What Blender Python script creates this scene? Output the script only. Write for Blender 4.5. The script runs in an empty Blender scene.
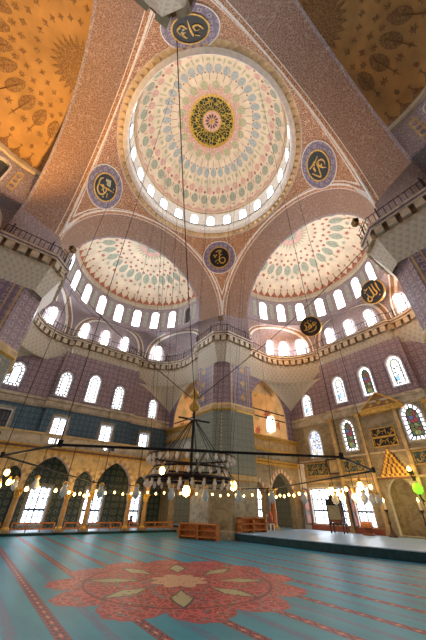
import bpy, bmesh, math, random
from math import sin, cos, pi, radians, sqrt, atan2
from mathutils import Vector, Matrix, noise
random.seed(7)
SC = bpy.context.scene
COL = SC.collection

# ------------------------------------------------------------------ materials
def lin(c):
    c = c / 255.0
    return c / 12.92 if c <= 0.04045 else ((c + 0.055) / 1.055) ** 2.4
def rgb(c):
    return (lin(c[0]), lin(c[1]), lin(c[2]), 1.0)

class NT:
    def __init__(s, name):
        s.m = bpy.data.materials.new(name); s.m.use_nodes = True
        s.t = s.m.node_tree; s.n = s.t.nodes; s.l = s.t.links
        s.b = s.n['Principled BSDF']
    def add(s, typ): return s.n.new(typ)
    def link(s, a, b): s.l.new(a, b)
    def put(s, sock, v):
        if hasattr(v, 'is_output'): s.link(v, sock)
        else: sock.default_value = v
    def uv(s): return s.add('ShaderNodeTexCoord').outputs['UV']
    def obj(s): return s.add('ShaderNodeTexCoord').outputs['Object']
    def mapping(s, v, sc=(1, 1, 1), loc=(0, 0, 0), rot=(0, 0, 0)):
        n = s.add('ShaderNodeMapping'); s.link(v, n.inputs['Vector'])
        n.inputs['Scale'].default_value = sc; n.inputs['Location'].default_value = loc
        n.inputs['Rotation'].default_value = rot
        return n.outputs[0]
    def vor(s, v, scale, rnd=1.0, feat='F1', out='Distance'):
        n = s.add('ShaderNodeTexVoronoi'); n.feature = feat; s.link(v, n.inputs['Vector'])
        n.inputs['Scale'].default_value = scale; n.inputs['Randomness'].default_value = rnd
        return n.outputs[out]
    def noise(s, v, scale, det=2.0, dist=0.0):
        n = s.add('ShaderNodeTexNoise'); s.link(v, n.inputs['Vector'])
        n.inputs['Scale'].default_value = scale; n.inputs['Detail'].default_value = det
        n.inputs['Distortion'].default_value = dist
        return n.outputs['Fac']
    def math(s, op, a, b=0.0, c=None):
        n = s.add('ShaderNodeMath'); n.operation = op
        s.put(n.inputs[0], a); s.put(n.inputs[1], b)
        if c is not None: s.put(n.inputs[2], c)
        return n.outputs[0]
    def ramp(s, fac, stops, interp='LINEAR'):
        n = s.add('ShaderNodeValToRGB'); s.put(n.inputs[0], fac); cr = n.color_ramp; cr.interpolation = interp
        while len(cr.elements) < len(stops): cr.elements.new(0.5)
        for e, (p, c) in zip(cr.elements, stops): e.position = p; e.color = rgb(c)
        return n.outputs[0]
    def mix(s, fac, a, b, blend='MIX'):
        n = s.add('ShaderNodeMix'); n.data_type = 'RGBA'; n.blend_type = blend
        s.put(n.inputs[0], fac)
        s.put(n.inputs[6], a if hasattr(a, 'is_output') else rgb(a))
        s.put(n.inputs[7], b if hasattr(b, 'is_output') else rgb(b))
        return n.outputs[2]
    def sep(s, v):
        n = s.add('ShaderNodeSeparateXYZ'); s.link(v, n.inputs[0]); return n.outputs
    def comb(s, x, y, z=0.0):
        n = s.add('ShaderNodeCombineXYZ')
        for i, q in enumerate((x, y, z)): s.put(n.inputs[i], q)
        return n.outputs[0]
    def bump(s, h, st=0.3, d=0.02):
        n = s.add('ShaderNodeBump'); s.link(h, n.inputs['Height']); n.inputs['Strength'].default_value = st
        n.inputs['Distance'].default_value = d; s.link(n.outputs[0], s.b.inputs['Normal'])
    def done(s, col, rough=0.6, metal=0.0, spec=0.4):
        s.put(s.b.inputs['Base Color'], col if hasattr(col, 'is_output') else rgb(col))
        s.b.inputs['Roughness'].default_value = rough; s.b.inputs['Metallic'].default_value = metal
        s.b.inputs['Specular IOR Level'].default_value = spec
        return s.m

def plain(name, c, rough=0.6, metal=0.0, var=0.12, scale=3.0):
    n = NT(name); o = n.obj()
    f = n.noise(o, scale, 4)
    d = tuple(max(0, q * (1 - var)) for q in c); e = tuple(min(255, q * (1 + var)) for q in c)
    return n.done(n.ramp(f, [(0.3, d), (0.7, e)]), rough, metal)

def arabesque(name, base, dark, light, sc=3.0, dots=None, big=None, rough=0.55):
    # dense painted scroll work: cells, stems and little blossoms
    n = NT(name); u = n.uv()
    w = n.noise(u, sc * 0.8, 3)
    e = n.vor(u, sc, 0.9, 'DISTANCE_TO_EDGE')
    c = n.mix(n.math('LESS_THAN', e, 0.055), base, light)
    d = n.vor(u, sc * 1.9, 0.8)
    c = n.mix(n.math('LESS_THAN', d, 0.3), c, dark)
    d2 = n.vor(n.mapping(u, loc=(3.3, 1.7, 0)), sc * 1.15, 0.6)
    c = n.mix(n.math('LESS_THAN', d2, 0.17), c, dots or light)
    if big:
        b = n.noise(u, 0.35, 2)
        c = n.mix(n.math('MULTIPLY', b, 0.6), c, big)
    c = n.mix(n.math('MULTIPLY', w, 0.35), c, dark)
    return n.done(c, rough)

def tiles(name, base, dark, light, joint, size=0.5, grout=0.05, accent=None, rough=0.35):
    # square glazed tiles, each carrying the same flower
    n = NT(name); u = n.uv(); s = n.sep(u)
    fx = n.math('FRACT', n.math('DIVIDE', s[0], size)); fy = n.math('FRACT', n.math('DIVIDE', s[1], size))
    cx = n.math('SUBTRACT', fx, 0.5); cy = n.math('SUBTRACT', fy, 0.5)
    r = n.math('SQRT', n.math('ADD', n.math('MULTIPLY', cx, cx), n.math('MULTIPLY', cy, cy)))
    a = n.math('ARCTAN2', cy, cx)
    pet = n.math('MULTIPLY_ADD', n.math('COSINE', n.math('MULTIPLY', a, 6.0)), 0.09, 0.27)
    c = n.mix(n.math('LESS_THAN', r, pet), base, light)
    c = n.mix(n.math('LESS_THAN', r, 0.13), c, dark)
    lv = n.vor(u, 2.3 / size, 0.7)
    c = n.mix(n.math('LESS_THAN', lv, 0.26), c, dark)
    if accent:
        av = n.vor(n.mapping(u, loc=(5.1, 2.2, 0)), 1.6 / size, 0.9)
        c = n.mix(n.math('LESS_THAN', av, 0.17), c, accent)
    mx = n.math('MAXIMUM', n.math('ABSOLUTE', cx), n.math('ABSOLUTE', cy))
    c = n.mix(n.math('GREATER_THAN', mx, 0.5 - grout), c, joint)
    big = n.noise(u, 0.5, 3)
    c = n.mix(n.math('MULTIPLY', big, 0.35), c, dark)
    return n.done(c, rough)

def marble(name, base, vein, sc=0.8, rough=0.35, block=None, joint=None):
    n = NT(name); u = n.uv()
    f = n.noise(u, sc, 6, 1.5)
    c = n.ramp(f, [(0.35, vein), (0.55, base), (0.8, tuple(min(255, q * 1.06) for q in base))])
    if block:
        b = n.add('ShaderNodeTexBrick'); n.link(u, b.inputs['Vector'])
        b.inputs['Scale'].default_value = 1.0; b.inputs['Brick Width'].default_value = block[0]
        b.inputs['Row Height'].default_value = block[1]; b.inputs['Mortar Size'].default_value = 0.02
        c = n.mix(n.math('MULTIPLY', b.outputs['Fac'], 0.7), c, joint or vein)
    return n.done(c, rough)

def emis(name, c, st):
    n = NT(name); n.done(c, 0.4)
    n.b.inputs['Emission Color'].default_value = rgb(c); n.b.inputs['Emission Strength'].default_value = st
    return n.m

WIN = 24.0
def pane(name, c, st, grid=None, line=0.06, dark=(70, 75, 85), stained=None):
    # lit window glass with its lead lines; uv runs over the pane in metres
    n = NT(name); u = n.uv(); s = n.sep(u)
    col = n.mix(0.0, c, c)
    if stained:
        cell = n.vor(u, stained[0], 0.85, 'F1', 'Color')
        hue = n.sep(cell)[0]
        col = n.ramp(hue, stained[1], 'CONSTANT')
        e = n.vor(u, stained[0], 0.85, 'DISTANCE_TO_EDGE')
        col = n.mix(n.math('LESS_THAN', e, 0.05), col, (10, 10, 12))
    if grid:
        fx = n.math('ABSOLUTE', n.math('SUBTRACT', n.math('FRACT', n.math('DIVIDE', s[0], grid[0])), 0.5))
        fy = n.math('ABSOLUTE', n.math('SUBTRACT', n.math('FRACT', n.math('DIVIDE', s[1], grid[1])), 0.5))
        mx = n.math('MAXIMUM', n.math('MULTIPLY', n.math('SUBTRACT', fx, 0.5 - line / grid[0] / 2), grid[0]),
                    n.math('MULTIPLY', n.math('SUBTRACT', fy, 0.5 - line / grid[1] / 2), grid[1]))
        col = n.mix(n.math('GREATER_THAN', mx, 0.0), col, dark)
    n.done((60, 60, 60), 0.2)
    n.link(col, n.b.inputs['Emission Color']); n.b.inputs['Emission Strength'].default_value = st
    return n.m

M = {}
def build_materials():
    M['soffit'] = arabesque('arch paint', (158, 128, 104), (92, 60, 56), (206, 182, 160), 4.6, (130, 116, 150), (156, 112, 88))
    M['pend'] = arabesque('pendentive paint', (178, 118, 72), (104, 56, 40), (240, 206, 168), 4.8, (230, 206, 176))
    M['upper'] = arabesque('upper wall paint', (158, 140, 140), (106, 96, 120), (200, 186, 176), 4.6, (124, 116, 156))
    M['purple'] = tiles('purple tile', (160, 136, 140), (112, 90, 108), (196, 180, 176), (134, 114, 122), 0.62, 0.04, (96, 92, 140))
    M['violet'] = tiles('violet tile', (142, 124, 142), (92, 82, 116), (186, 174, 172), (116, 102, 122), 0.62, 0.05, (160, 120, 96))
    M['blue'] = tiles('blue tile', (84, 112, 126), (50, 76, 100), (122, 146, 150), (66, 92, 108), 0.55, 0.04, (120, 140, 130))
    M['green'] = tiles('green tile', (66, 86, 84), (34, 54, 62), (132, 142, 126), (52, 70, 72), 0.6, 0.05, (150, 150, 120))
    M['greytile'] = tiles('grey tile', (134, 140, 126), (112, 120, 112), (154, 156, 140), (110, 116, 108), 0.6, 0.03, None)
    M['beige'] = marble('beige stone', (206, 192, 166), (170, 154, 128), 1.2, 0.5)
    M['stone'] = marble('wall marble', (164, 148, 116), (134, 120, 92), 1.6, 0.4, (1.6, 0.9))
    M['panel'] = marble('grey marble panel', (166, 160, 136), (128, 124, 108), 1.8, 0.3)
    M['white'] = plain('white plaster', (238, 232, 222), 0.55, 0, 0.05)
    M['cream'] = plain('cream plaster', (232, 214, 184), 0.6, 0, 0.06, 0.8)
    M['creamw'] = plain('warm cream plaster', (224, 196, 150), 0.6, 0, 0.08, 0.8)
    M['brown'] = plain('brown paint', (112, 78, 60), 0.6, 0, 0.2)
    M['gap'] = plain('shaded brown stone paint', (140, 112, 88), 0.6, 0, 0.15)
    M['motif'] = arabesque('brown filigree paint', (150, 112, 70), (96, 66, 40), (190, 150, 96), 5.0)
    M['tanshaft'] = plain('honey stone', (178, 138, 82), 0.4, 0.1, 0.12, 4)
    M['domeshade'] = plain('ochre dome plaster with shade', (196, 152, 92), 0.6, 0, 0.08, 0.8)  # ochre of the two near semi-domes, darkened to carry their shade
    M['red'] = plain('rust red paint', (176, 104, 80), 0.6, 0, 0.2, 6)
    M['pink'] = plain('pink paint', (218, 174, 156), 0.6, 0, 0.12, 6)
    M['sage'] = plain('sage green paint', (164, 166, 144), 0.6, 0, 0.25, 9)
    M['bluegrey'] = plain('blue grey paint', (172, 176, 170), 0.6, 0, 0.22, 9)
    M['olive'] = plain('olive paint', (186, 180, 142), 0.6, 0, 0.18, 9)
    M['gold'] = plain('gilding', (206, 164, 78), 0.4, 0.4, 0.15, 6)
    M['ochre'] = plain('ochre stone', (198, 170, 120), 0.5, 0.0, 0.12, 2)
    M['black'] = plain('black lacquer', (22, 22, 22), 0.4, 0, 0.2)
    M['iron'] = plain('black iron', (34, 30, 30), 0.5, 0.5, 0.2)
    M['lead'] = plain('lead came', (74, 78, 88), 0.5, 0.2, 0.2)
    M['frame'] = plain('window plaster rim', (206, 200, 196), 0.5, 0, 0.08)
    M['wood'] = plain('orange brown wood', (190, 118, 60), 0.4, 0, 0.2, 8)
    M['darkwood'] = plain('dark wood', (74, 48, 36), 0.45, 0, 0.25, 8)
    M['tan'] = plain('tan panel', (186, 168, 128), 0.5, 0, 0.1, 6)
    M['redwood'] = plain('red brown sill wood', (150, 84, 62), 0.5, 0, 0.15, 6)
    M['skin'] = plain('skin', (190, 140, 112), 0.5, 0, 0.05)
    M['cloth'] = plain('dark plum cloth', (76, 40, 62), 0.8, 0, 0.2, 10)
    M['hair'] = plain('dark hair', (26, 20, 18), 0.6, 0, 0.2, 10)
    M['candle'] = plain('ivory wax', (236, 222, 188), 0.5, 0, 0.05)
    M['greenlamp'] = emis('green glass lamp', (120, 255, 40), 1.6)
    M['bulb'] = emis('warm bulb', (255, 206, 110), 16.0)
    M['flame'] = emis('warm lamp flame', (255, 208, 120), 12.0)
    n = NT('lamp glass'); n.done((246, 243, 234), 0.08, 0, 0.7)
    n.b.inputs['Transmission Weight'].default_value = 0.12; n.b.inputs['IOR'].default_value = 1.3
    M['glass'] = n.m
    # dome medallion: gold script ring on dark green
    n = NT('dome medallion script'); u = n.uv(); s = n.sep(u)
    q = n.vor(n.mapping(u, (3.2, 1.0, 1)), 2.2, 0.9, 'DISTANCE_TO_EDGE')
    M['script'] = n.done(n.mix(n.math('LESS_THAN', q, 0.065), (30, 40, 20), (196, 166, 62)), 0.5)
    # calligraphic tile panel
    n = NT('script panel'); u = n.uv()
    q = n.vor(n.mapping(u, (1.0, 0.8, 1)), 3.4, 1.0, 'DISTANCE_TO_EDGE')
    M['scriptpanel'] = n.done(n.mix(n.math('LESS_THAN', q, 0.09), (52, 56, 48), (190, 160, 84)), 0.4)
    # lozenge tile band
    n = NT('voussoir stripes'); u = n.uv(); s = n.sep(u)
    f = n.math('GREATER_THAN', n.math('FRACT', n.math('DIVIDE', s[0], 0.5)), 0.5)
    M['voussoir'] = n.done(n.mix(f, (214, 194, 160), (172, 124, 98)), 0.5)
    n = NT('sandstone voussoirs'); u = n.uv(); s = n.sep(u)
    f = n.math('GREATER_THAN', n.math('FRACT', n.math('DIVIDE', s[0], 0.5)), 0.5)
    M['voussoir2'] = n.done(n.mix(f, (206, 180, 134), (166, 136, 94)), 0.5)
    # pale stalactite stone
    n = NT('stalactite stone'); u = n.uv(); s = n.sep(u)
    fx = n.math('FRACT', n.math('ADD', n.math('DIVIDE', s[0], 0.5), n.math('MULTIPLY', n.math('FLOOR', n.math('DIVIDE', s[1], 0.35)), 0.5)))
    fy = n.math('FRACT', n.math('DIVIDE', s[1], 0.35))
    g = n.math('GREATER_THAN', n.math('ADD', n.math('ABSOLUTE', n.math('SUBTRACT', fx, 0.5)), n.math('MULTIPLY', fy, 0.35)), 0.52)
    c = n.mix(g, (216, 208, 190), (198, 188, 166))
    M['muqarnas'] = n.done(c, 0.55)
    # outside panes
    M['p_sky'] = pane('bright clear pane', (240, 246, 255), WIN, (0.42, 0.42), 0.035, (150, 150, 160))
    M['p_dome'] = pane('bright dome pane', (244, 248, 255), 14.0, (0.42, 0.42), 0.035, (150, 150, 160))
    M['p_cool'] = pane('bright leaded pane', (244, 250, 255), 2.6, (0.36, 0.36), 0.045, (70, 86, 110))
    M['p_warm'] = pane('bright stained pane', (255, 250, 240), 2.4, None, 0.05, (70, 80, 60),
                       (2.4, [(0.0, (255, 252, 246)), (0.55, (255, 244, 170)), (0.68, (250, 250, 255)), (0.86, (110, 160, 240)), (0.93, (255, 255, 250))]))
    M['p_stain'] = pane('deep stained glass', (160, 170, 120), 0.6, None, 0.05, (40, 40, 30),
                        (3.2, [(0.0, (120, 120, 70)), (0.3, (150, 170, 130)), (0.5, (90, 120, 170)), (0.66, (180, 70, 80)), (0.78, (200, 190, 90)), (0.9, (90, 140, 110))]))
    M['p_net'] = pane('netted stained glass', (240, 240, 250), 1.3, None, 0.05, (40, 40, 30),
                      (2.6, [(0.0, (236, 240, 255)), (0.4, (255, 255, 250)), (0.6, (200, 214, 250)), (0.8, (255, 238, 214))]))
    M['p_border'] = pane('clear border pane', (250, 252, 255), 2.6)
    M['p_door'] = pane('bright grid pane', (232, 243, 255), 7.5, (0.5, 0.6), 0.09, (100, 108, 122))
    M['p_back'] = pane('bright grid pane of the rear walls', (240, 246, 255), 3.0, (0.34, 0.46), 0.05, (96, 104, 116))
    M['p_dim'] = pane('unlit lattice pane', (120, 116, 108), 0.12, (0.32, 0.42), 0.06, (30, 28, 26))
    # carpet -----------------------------------------------------------------
    n = NT('woven carpet'); o = n.obj(); s = n.sep(o)
    x, y = s[0], s[1]
    fibre = n.noise(o, 30, 3)
    blue = n.ramp(n.noise(n.mapping(o, (1, 0.25, 1)), 1.2, 4), [(0.3, (10, 132, 166)), (0.7, (30, 166, 196))])
    blue = n.mix(n.math('MULTIPLY', fibre, 0.4), blue, (6, 100, 132))
    ph = n.math('DIVIDE', n.math('ADD', x, 5.6), 1.68)
    t = n.math('MULTIPLY', n.math('SUBTRACT', n.math('FRACT', n.math('ADD', ph, 0.5)), 0.5), 1.68)
    at = n.math('ABSOLUTE', t)
    yy = n.math('FRACT', n.math('DIVIDE', y, 0.44))
    wav = n.math('MULTIPLY', n.math('SINE', n.math('MULTIPLY', y, 2 * pi / 0.44)), 0.085)
    ch = n.math('ABSOLUTE', n.math('SUBTRACT', at, n.math('ABSOLUTE', wav)))
    band = n.mix(n.math('LESS_THAN', ch, 0.03), (150, 66, 88), (54, 36, 66))
    dia = n.math('ADD', at, n.math('ABSOLUTE', n.math('MULTIPLY', n.math('SUBTRACT', yy, 0.5), 0.22)))
    band = n.mix(n.math('LESS_THAN', dia, 0.05), band, (206, 140, 110))
    band = n.mix(n.math('GREATER_THAN', at, 0.125), band, (96, 66, 96))
    col = n.mix(n.math('LESS_THAN', at, 0.15), blue, band)
    half = n.math('ABSOLUTE', n.math('SUBTRACT', at, 0.84))
    faint = n.math('MULTIPLY', n.math('LESS_THAN', half, 0.12), n.math('GREATER_THAN', n.vor(o, 7, 0.8), 0.34))
    col = n.mix(n.math('MULTIPLY', faint, 0.7), col, (92, 104, 146))
    # big scalloped medallion
    mx = n.math('SUBTRACT', x, -0.95); my = n.math('SUBTRACT', y, -1.15)
    r = n.math('SQRT', n.math('ADD', n.math('MULTIPLY', mx, mx), n.math('MULTIPLY', my, my)))
    a = n.math('ADD', n.math('ARCTAN2', my, mx), 0.12)
    lob = n.math('ABSOLUTE', n.math('SINE', n.math('MULTIPLY', a, 6.0)))
    sca = n.math('ABSOLUTE', n.math('SINE', n.math('MULTIPLY', a, 24.0)))
    R = n.math('ADD', n.math('MULTIPLY_ADD', n.math('POWER', lob, 0.8), 0.8, 3.55), n.math('MULTIPLY', sca, 0.1))
    inside = n.math('LESS_THAN', r, R)
    fl = n.vor(o, 3.8, 1.0, 'F1', 'Color'); hue = n.sep(fl)[0]
    fd = n.vor(o, 3.8, 1.0)
    flow = n.ramp(hue, [(0.0, (206, 84, 92)), (0.22, (226, 136, 124)), (0.4, (220, 200, 164)), (0.55, (104, 150, 168)), (0.66, (188, 62, 76)), (0.8, (222, 190, 134)), (0.9, (140, 164, 150))], 'CONSTANT')
    fld = n.mix(n.math('LESS_THAN', fd, 0.14), (140, 44, 58), flow)
    ve = n.vor(o, 1.3, 0.9, 'DISTANCE_TO_EDGE')
    fld = n.mix(n.math('LESS_THAN', ve, 0.035), fld, (104, 120, 124))
    e2 = n.vor(o, 3.8, 1.0, 'DISTANCE_TO_EDGE')
    fld = n.mix(n.math('LESS_THAN', e2, 0.09), fld, (196, 88, 94))
    band_ = n.math('LESS_THAN', n.math('ABSOLUTE', n.math('SUBTRACT', r, 3.25)), 0.05)
    fld = n.mix(band_, fld, (112, 40, 58))
    # cream pointed leaves on the ring, 8 of them
    a8 = n.math('SUBTRACT', n.math('FRACT', n.math('DIVIDE', a, pi / 4)), 0.5)
    lw = n.math('MULTIPLY', n.math('SUBTRACT', 1.0, n.math('ABSOLUTE', n.math('DIVIDE', n.math('SUBTRACT', r, 2.25), 0.95))), 0.2)
    leaf = n.math('LESS_THAN', n.math('ABSOLUTE', a8), lw)
    lc = n.mix(n.math('LESS_THAN', n.vor(o, 4.5, 0.9), 0.26), (172, 172, 136), (150, 84, 84))
    fld = n.mix(leaf, fld, lc)
    edge8 = n.math('LESS_THAN', n.math('ABSOLUTE', n.math('SUBTRACT', n.math('ABSOLUTE', a8), lw)), 0.02)
    fld = n.mix(edge8, fld, (66, 70, 70))
    core = n.math('LESS_THAN', r, n.math('MULTIPLY_ADD', n.math('ABSOLUTE', n.math('COSINE', n.math('MULTIPLY', a, 4.0))), 0.3, 0.75))
    fld = n.mix(core, fld, n.mix(n.math('LESS_THAN', n.vor(o, 4.2, 1), 0.2), (206, 170, 140), (176, 66, 76)))
    rim = n.math('LESS_THAN', n.math('SUBTRACT', R, r), 0.1)
    fld = n.mix(rim, fld, (158, 66, 82))
    col = n.mix(inside, col, fld)
    M['carpet'] = n.done(col, 0.45, 0, 0.5)
    n.bump(fibre, 0.4, 0.02)
    n = NT('plain blue carpet'); o = n.obj()
    c = n.ramp(n.noise(n.mapping(o, (0.4, 2, 1)), 1.5, 4), [(0.3, (136, 178, 218)), (0.7, (164, 200, 232))])
    M['carpet2'] = n.done(c, 0.4, 0, 0.6)
    M['kerb'] = plain('dark green carpet edge', (22, 58, 66), 0.7, 0, 0.2, 5)

# ------------------------------------------------------------------ mesh builder
class MB:
    def __init__(s): s.v = []; s.f = []; s.m = []; s.uv = []; s.mats = []
    def mi(s, m):
        if m not in s.mats: s.mats.append(m)
        return s.mats.index(m)
    def face(s, pts, mat, uv=None):
        k = len(s.v); s.v += [tuple(p) for p in pts]
        s.f.append(list(range(k, k + len(pts)))); s.m.append(s.mi(mat))
        s.uv.append(uv or auto_uv(pts))
    def grid(s, fn, us, vs, mat, uvf=None):
        # shared vertices: smooth shading
        k = len(s.v); nu, nv = len(us), len(vs)
        for b in vs:
            for a in us: s.v.append(tuple(fn(a, b)))
        mi = s.mi(mat)
        for j in range(nv - 1):
            for i in range(nu - 1):
                q = [k + j * nu + i, k + j * nu + i + 1, k + (j + 1) * nu + i + 1, k + (j + 1) * nu + i]
                s.f.append(q); s.m.append(mi)
                if uvf: s.uv.append([uvf(us[i], vs[j]), uvf(us[i + 1], vs[j]), uvf(us[i + 1], vs[j + 1]), uvf(us[i], vs[j + 1])])
                else: s.uv.append([(us[i], vs[j]), (us[i + 1], vs[j]), (us[i + 1], vs[j + 1]), (us[i], vs[j + 1])])
    def box(s, c, d, mat, rz=0.0, fn=None):
        hx, hy, hz = d[0] / 2, d[1] / 2, d[2] / 2
        P = []
        for z in (-hz, hz):
            for x, y in ((-hx, -hy), (hx, -hy), (hx, hy), (-hx, hy)):
                X = x * cos(rz) - y * sin(rz); Y = x * sin(rz) + y * cos(rz)
                p = (c[0] + X, c[1] + Y, c[2] + z)
                P.append(fn(*p) if fn else p)
        for q in ((0, 3, 2, 1), (4, 5, 6, 7), (0, 1, 5, 4), (1, 2, 6, 5), (2, 3, 7, 6), (3, 0, 4, 7)):
            s.face([P[i] for i in q], mat)
    def tube(s, pts, r, mat, n=6, cap=True):
        pts = [Vector(p) for p in pts]; rings = []
        rr = r if isinstance(r, (list, tuple)) else [r] * len(pts)
        up = None
        for i, p in enumerate(pts):
            t = (pts[min(i + 1, len(pts) - 1)] - pts[max(i - 1, 0)])
            if t.length < 1e-9: t = Vector((0, 0, 1))
            t.normalize()
            if up is None: up = Vector((0, 0, 1)) if abs(t.z) < 0.9 else Vector((1, 0, 0))
            a = t.cross(up)
            if a.length < 1e-4: a = t.orthogonal()
            a.normalize(); b = a.cross(t).normalized(); up = b
            k = len(s.v)
            for j in range(n):
                w = 2 * pi * j / n
                s.v.append(tuple(p + a * cos(w) * rr[i] + b * sin(w) * rr[i]))
            rings.append(k)
        mi = s.mi(mat)
        for i in range(len(rings) - 1):
            for j in range(n):
                q = [rings[i] + j, rings[i] + (j + 1) % n, rings[i + 1] + (j + 1) % n, rings[i + 1] + j]
                s.f.append(q); s.m.append(mi); s.uv.append([(0, 0), (1, 0), (1, 1), (0, 1)])
        if cap:
            for k in (rings[0], rings[-1]):
                s.f.append([k + j for j in range(n)]); s.m.append(mi); s.uv.append([(0, 0)] * n)
    def lathe(s, c, prof, mat, n=16, mats=None):
        us = [2 * pi * i / n for i in range(n + 1)]
        for i in range(len(prof) - 1):
            (r0, z0), (r1, z1) = prof[i], prof[i + 1]
            s.grid(lambda a, b: (c[0] + (r0 + (r1 - r0) * b) * cos(a), c[1] + (r0 + (r1 - r0) * b) * sin(a), c[2] + z0 + (z1 - z0) * b),
                   us, [0, 1], (mats[i] if mats else mat), lambda a, b: (a, z0 + (z1 - z0) * b))
    def build(s, name, parent=None, smooth=False, label=None, cat=None, group=None, kind=None, loc=None, weld=True, normals=False):
        me = bpy.data.meshes.new(name)
        vs = s.v
        if loc: vs = [(a - loc[0], b - loc[1], c - loc[2]) for a, b, c in vs]
        me.from_pydata(vs, [], s.f)
        for m in s.mats: me.materials.append(M[m])
        me.polygons.foreach_set('material_index', s.m)
        ul = me.uv_layers.new(name='UVMap')
        flat = [c for u in s.uv for p in u for c in p]
        if len(flat) == len(ul.data) * 2: ul.data.foreach_set('uv', flat)
        if smooth: me.polygons.foreach_set('use_smooth', [True] * len(me.polygons))
        if weld:
            bm = bmesh.new(); bm.from_mesh(me)
            bmesh.ops.remove_doubles(bm, verts=bm.verts, dist=1e-4)
            bmesh.ops.recalc_face_normals(bm, faces=bm.faces)
            bm.to_mesh(me); bm.free()
        o = bpy.data.objects.new(name, me); COL.objects.link(o)
        if loc: o.location = loc
        if parent: o.parent = parent
        return tag(o, label, cat, group, kind)

def auto_uv(pts):
    p = [Vector(q) for q in pts]
    n = Vector((0, 0, 0))
    for i in range(len(p)):
        a, b = p[i], p[(i + 1) % len(p)]
        n += a.cross(b)
    if n.length < 1e-12: n = Vector((0, 0, 1))
    n.normalize()
    if abs(n.z) > 0.8: return [(q.x, q.y) for q in p]
    t = Vector((-n.y, n.x, 0)).normalized()
    return [(q.dot(t), q.z) for q in p]

def tag(o, label=None, cat=None, group=None, kind=None):
    if label: o['label'] = label
    if cat: o['category'] = cat
    if group: o['group'] = group
    if kind: o['kind'] = kind
    return o
def empty(name, loc, label, cat, group=None, rz=0.0):
    o = bpy.data.objects.new(name, None); COL.objects.link(o); o.location = loc; o.rotation_euler.z = rz
    o.empty_display_size = 0.2
    return tag(o, label, cat, group)
def copy_tree(o, parent=None):
    c = o.copy(); COL.objects.link(c)
    if parent: c.parent = parent
    for ch in list(o.children): copy_tree(ch, c)
    return c
def lerp(a, b, t): return a + (b - a) * t
def rng(a, b, n): return [a + (b - a) * i / n for i in range(n + 1)]
build_materials()
# ------------------------------------------------------------------ the bays
def TB(side):
    return {'N': lambda u, v, z: (u, v, z), 'E': lambda u, v, z: (v, -u, z),
            'W': lambda u, v, z: (-v, u, z), 'S': lambda u, v, z: (-u, -v, z)}[side]
ZS, RA, V0, VC, RI = 23.1, 10.0, 10.0, 13.4, 8.7          # springing, arch radius, soffit from V0 to V1
DR, DZ0, DZ1, DH = 8.68, 23.4, 28.0, 3.8          # semi-dome drum and rise
DECK = 19.35
NAMES = {'N': 'left', 'E': 'right', 'W': 'near left', 'S': 'near right'}

def arch_poly(cx, w, zb, zt, pointed=0.0, n=10, horse=0.0):
    r = w / 2; zs = zt - r * (1 + pointed)
    P = [(cx - r, zb), (cx - r, lerp(zb, zs, 0.5)), (cx - r, zs)]
    for i in range(1, 2 * n):
        a = pi - pi * i / (2 * n)
        x = r * cos(a); h = r * sin(a)
        P.append((cx + x, zs + h * (1 + pointed * (1 - abs(cos(a))) )))
    P += [(cx + r, zs), (cx + r, lerp(zb, zs, 0.5)), (cx + r, zb)]
    return P
def rect_poly(cx, w, zb, zt):
    r = w / 2; m = (zb + zt) / 2
    return [(cx - r, zb), (cx - r, m), (cx - r, zt), (cx, zt), (cx + r, zt), (cx + r, m), (cx + r, zb), (cx, zb)]
def ray_poly(P, c, a):
    dx, dy = cos(a), sin(a); best = None
    for i in range(len(P)):
        x0, y0 = P[i]; x1, y1 = P[(i + 1) % len(P)]
        ex, ey = x1 - x0, y1 - y0; den = dx * ey - dy * ex
        if abs(den) < 1e-12: continue
        t = ((x0 - c[0]) * ey - (y0 - c[1]) * ex) / den; q = ((x0 - c[0]) * dy - (y0 - c[1]) * dx) / den
        if t > 0 and -1e-6 <= q <= 1 + 1e-6 and (best is None or t < best): best = t
    return best or 0.01

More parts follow.
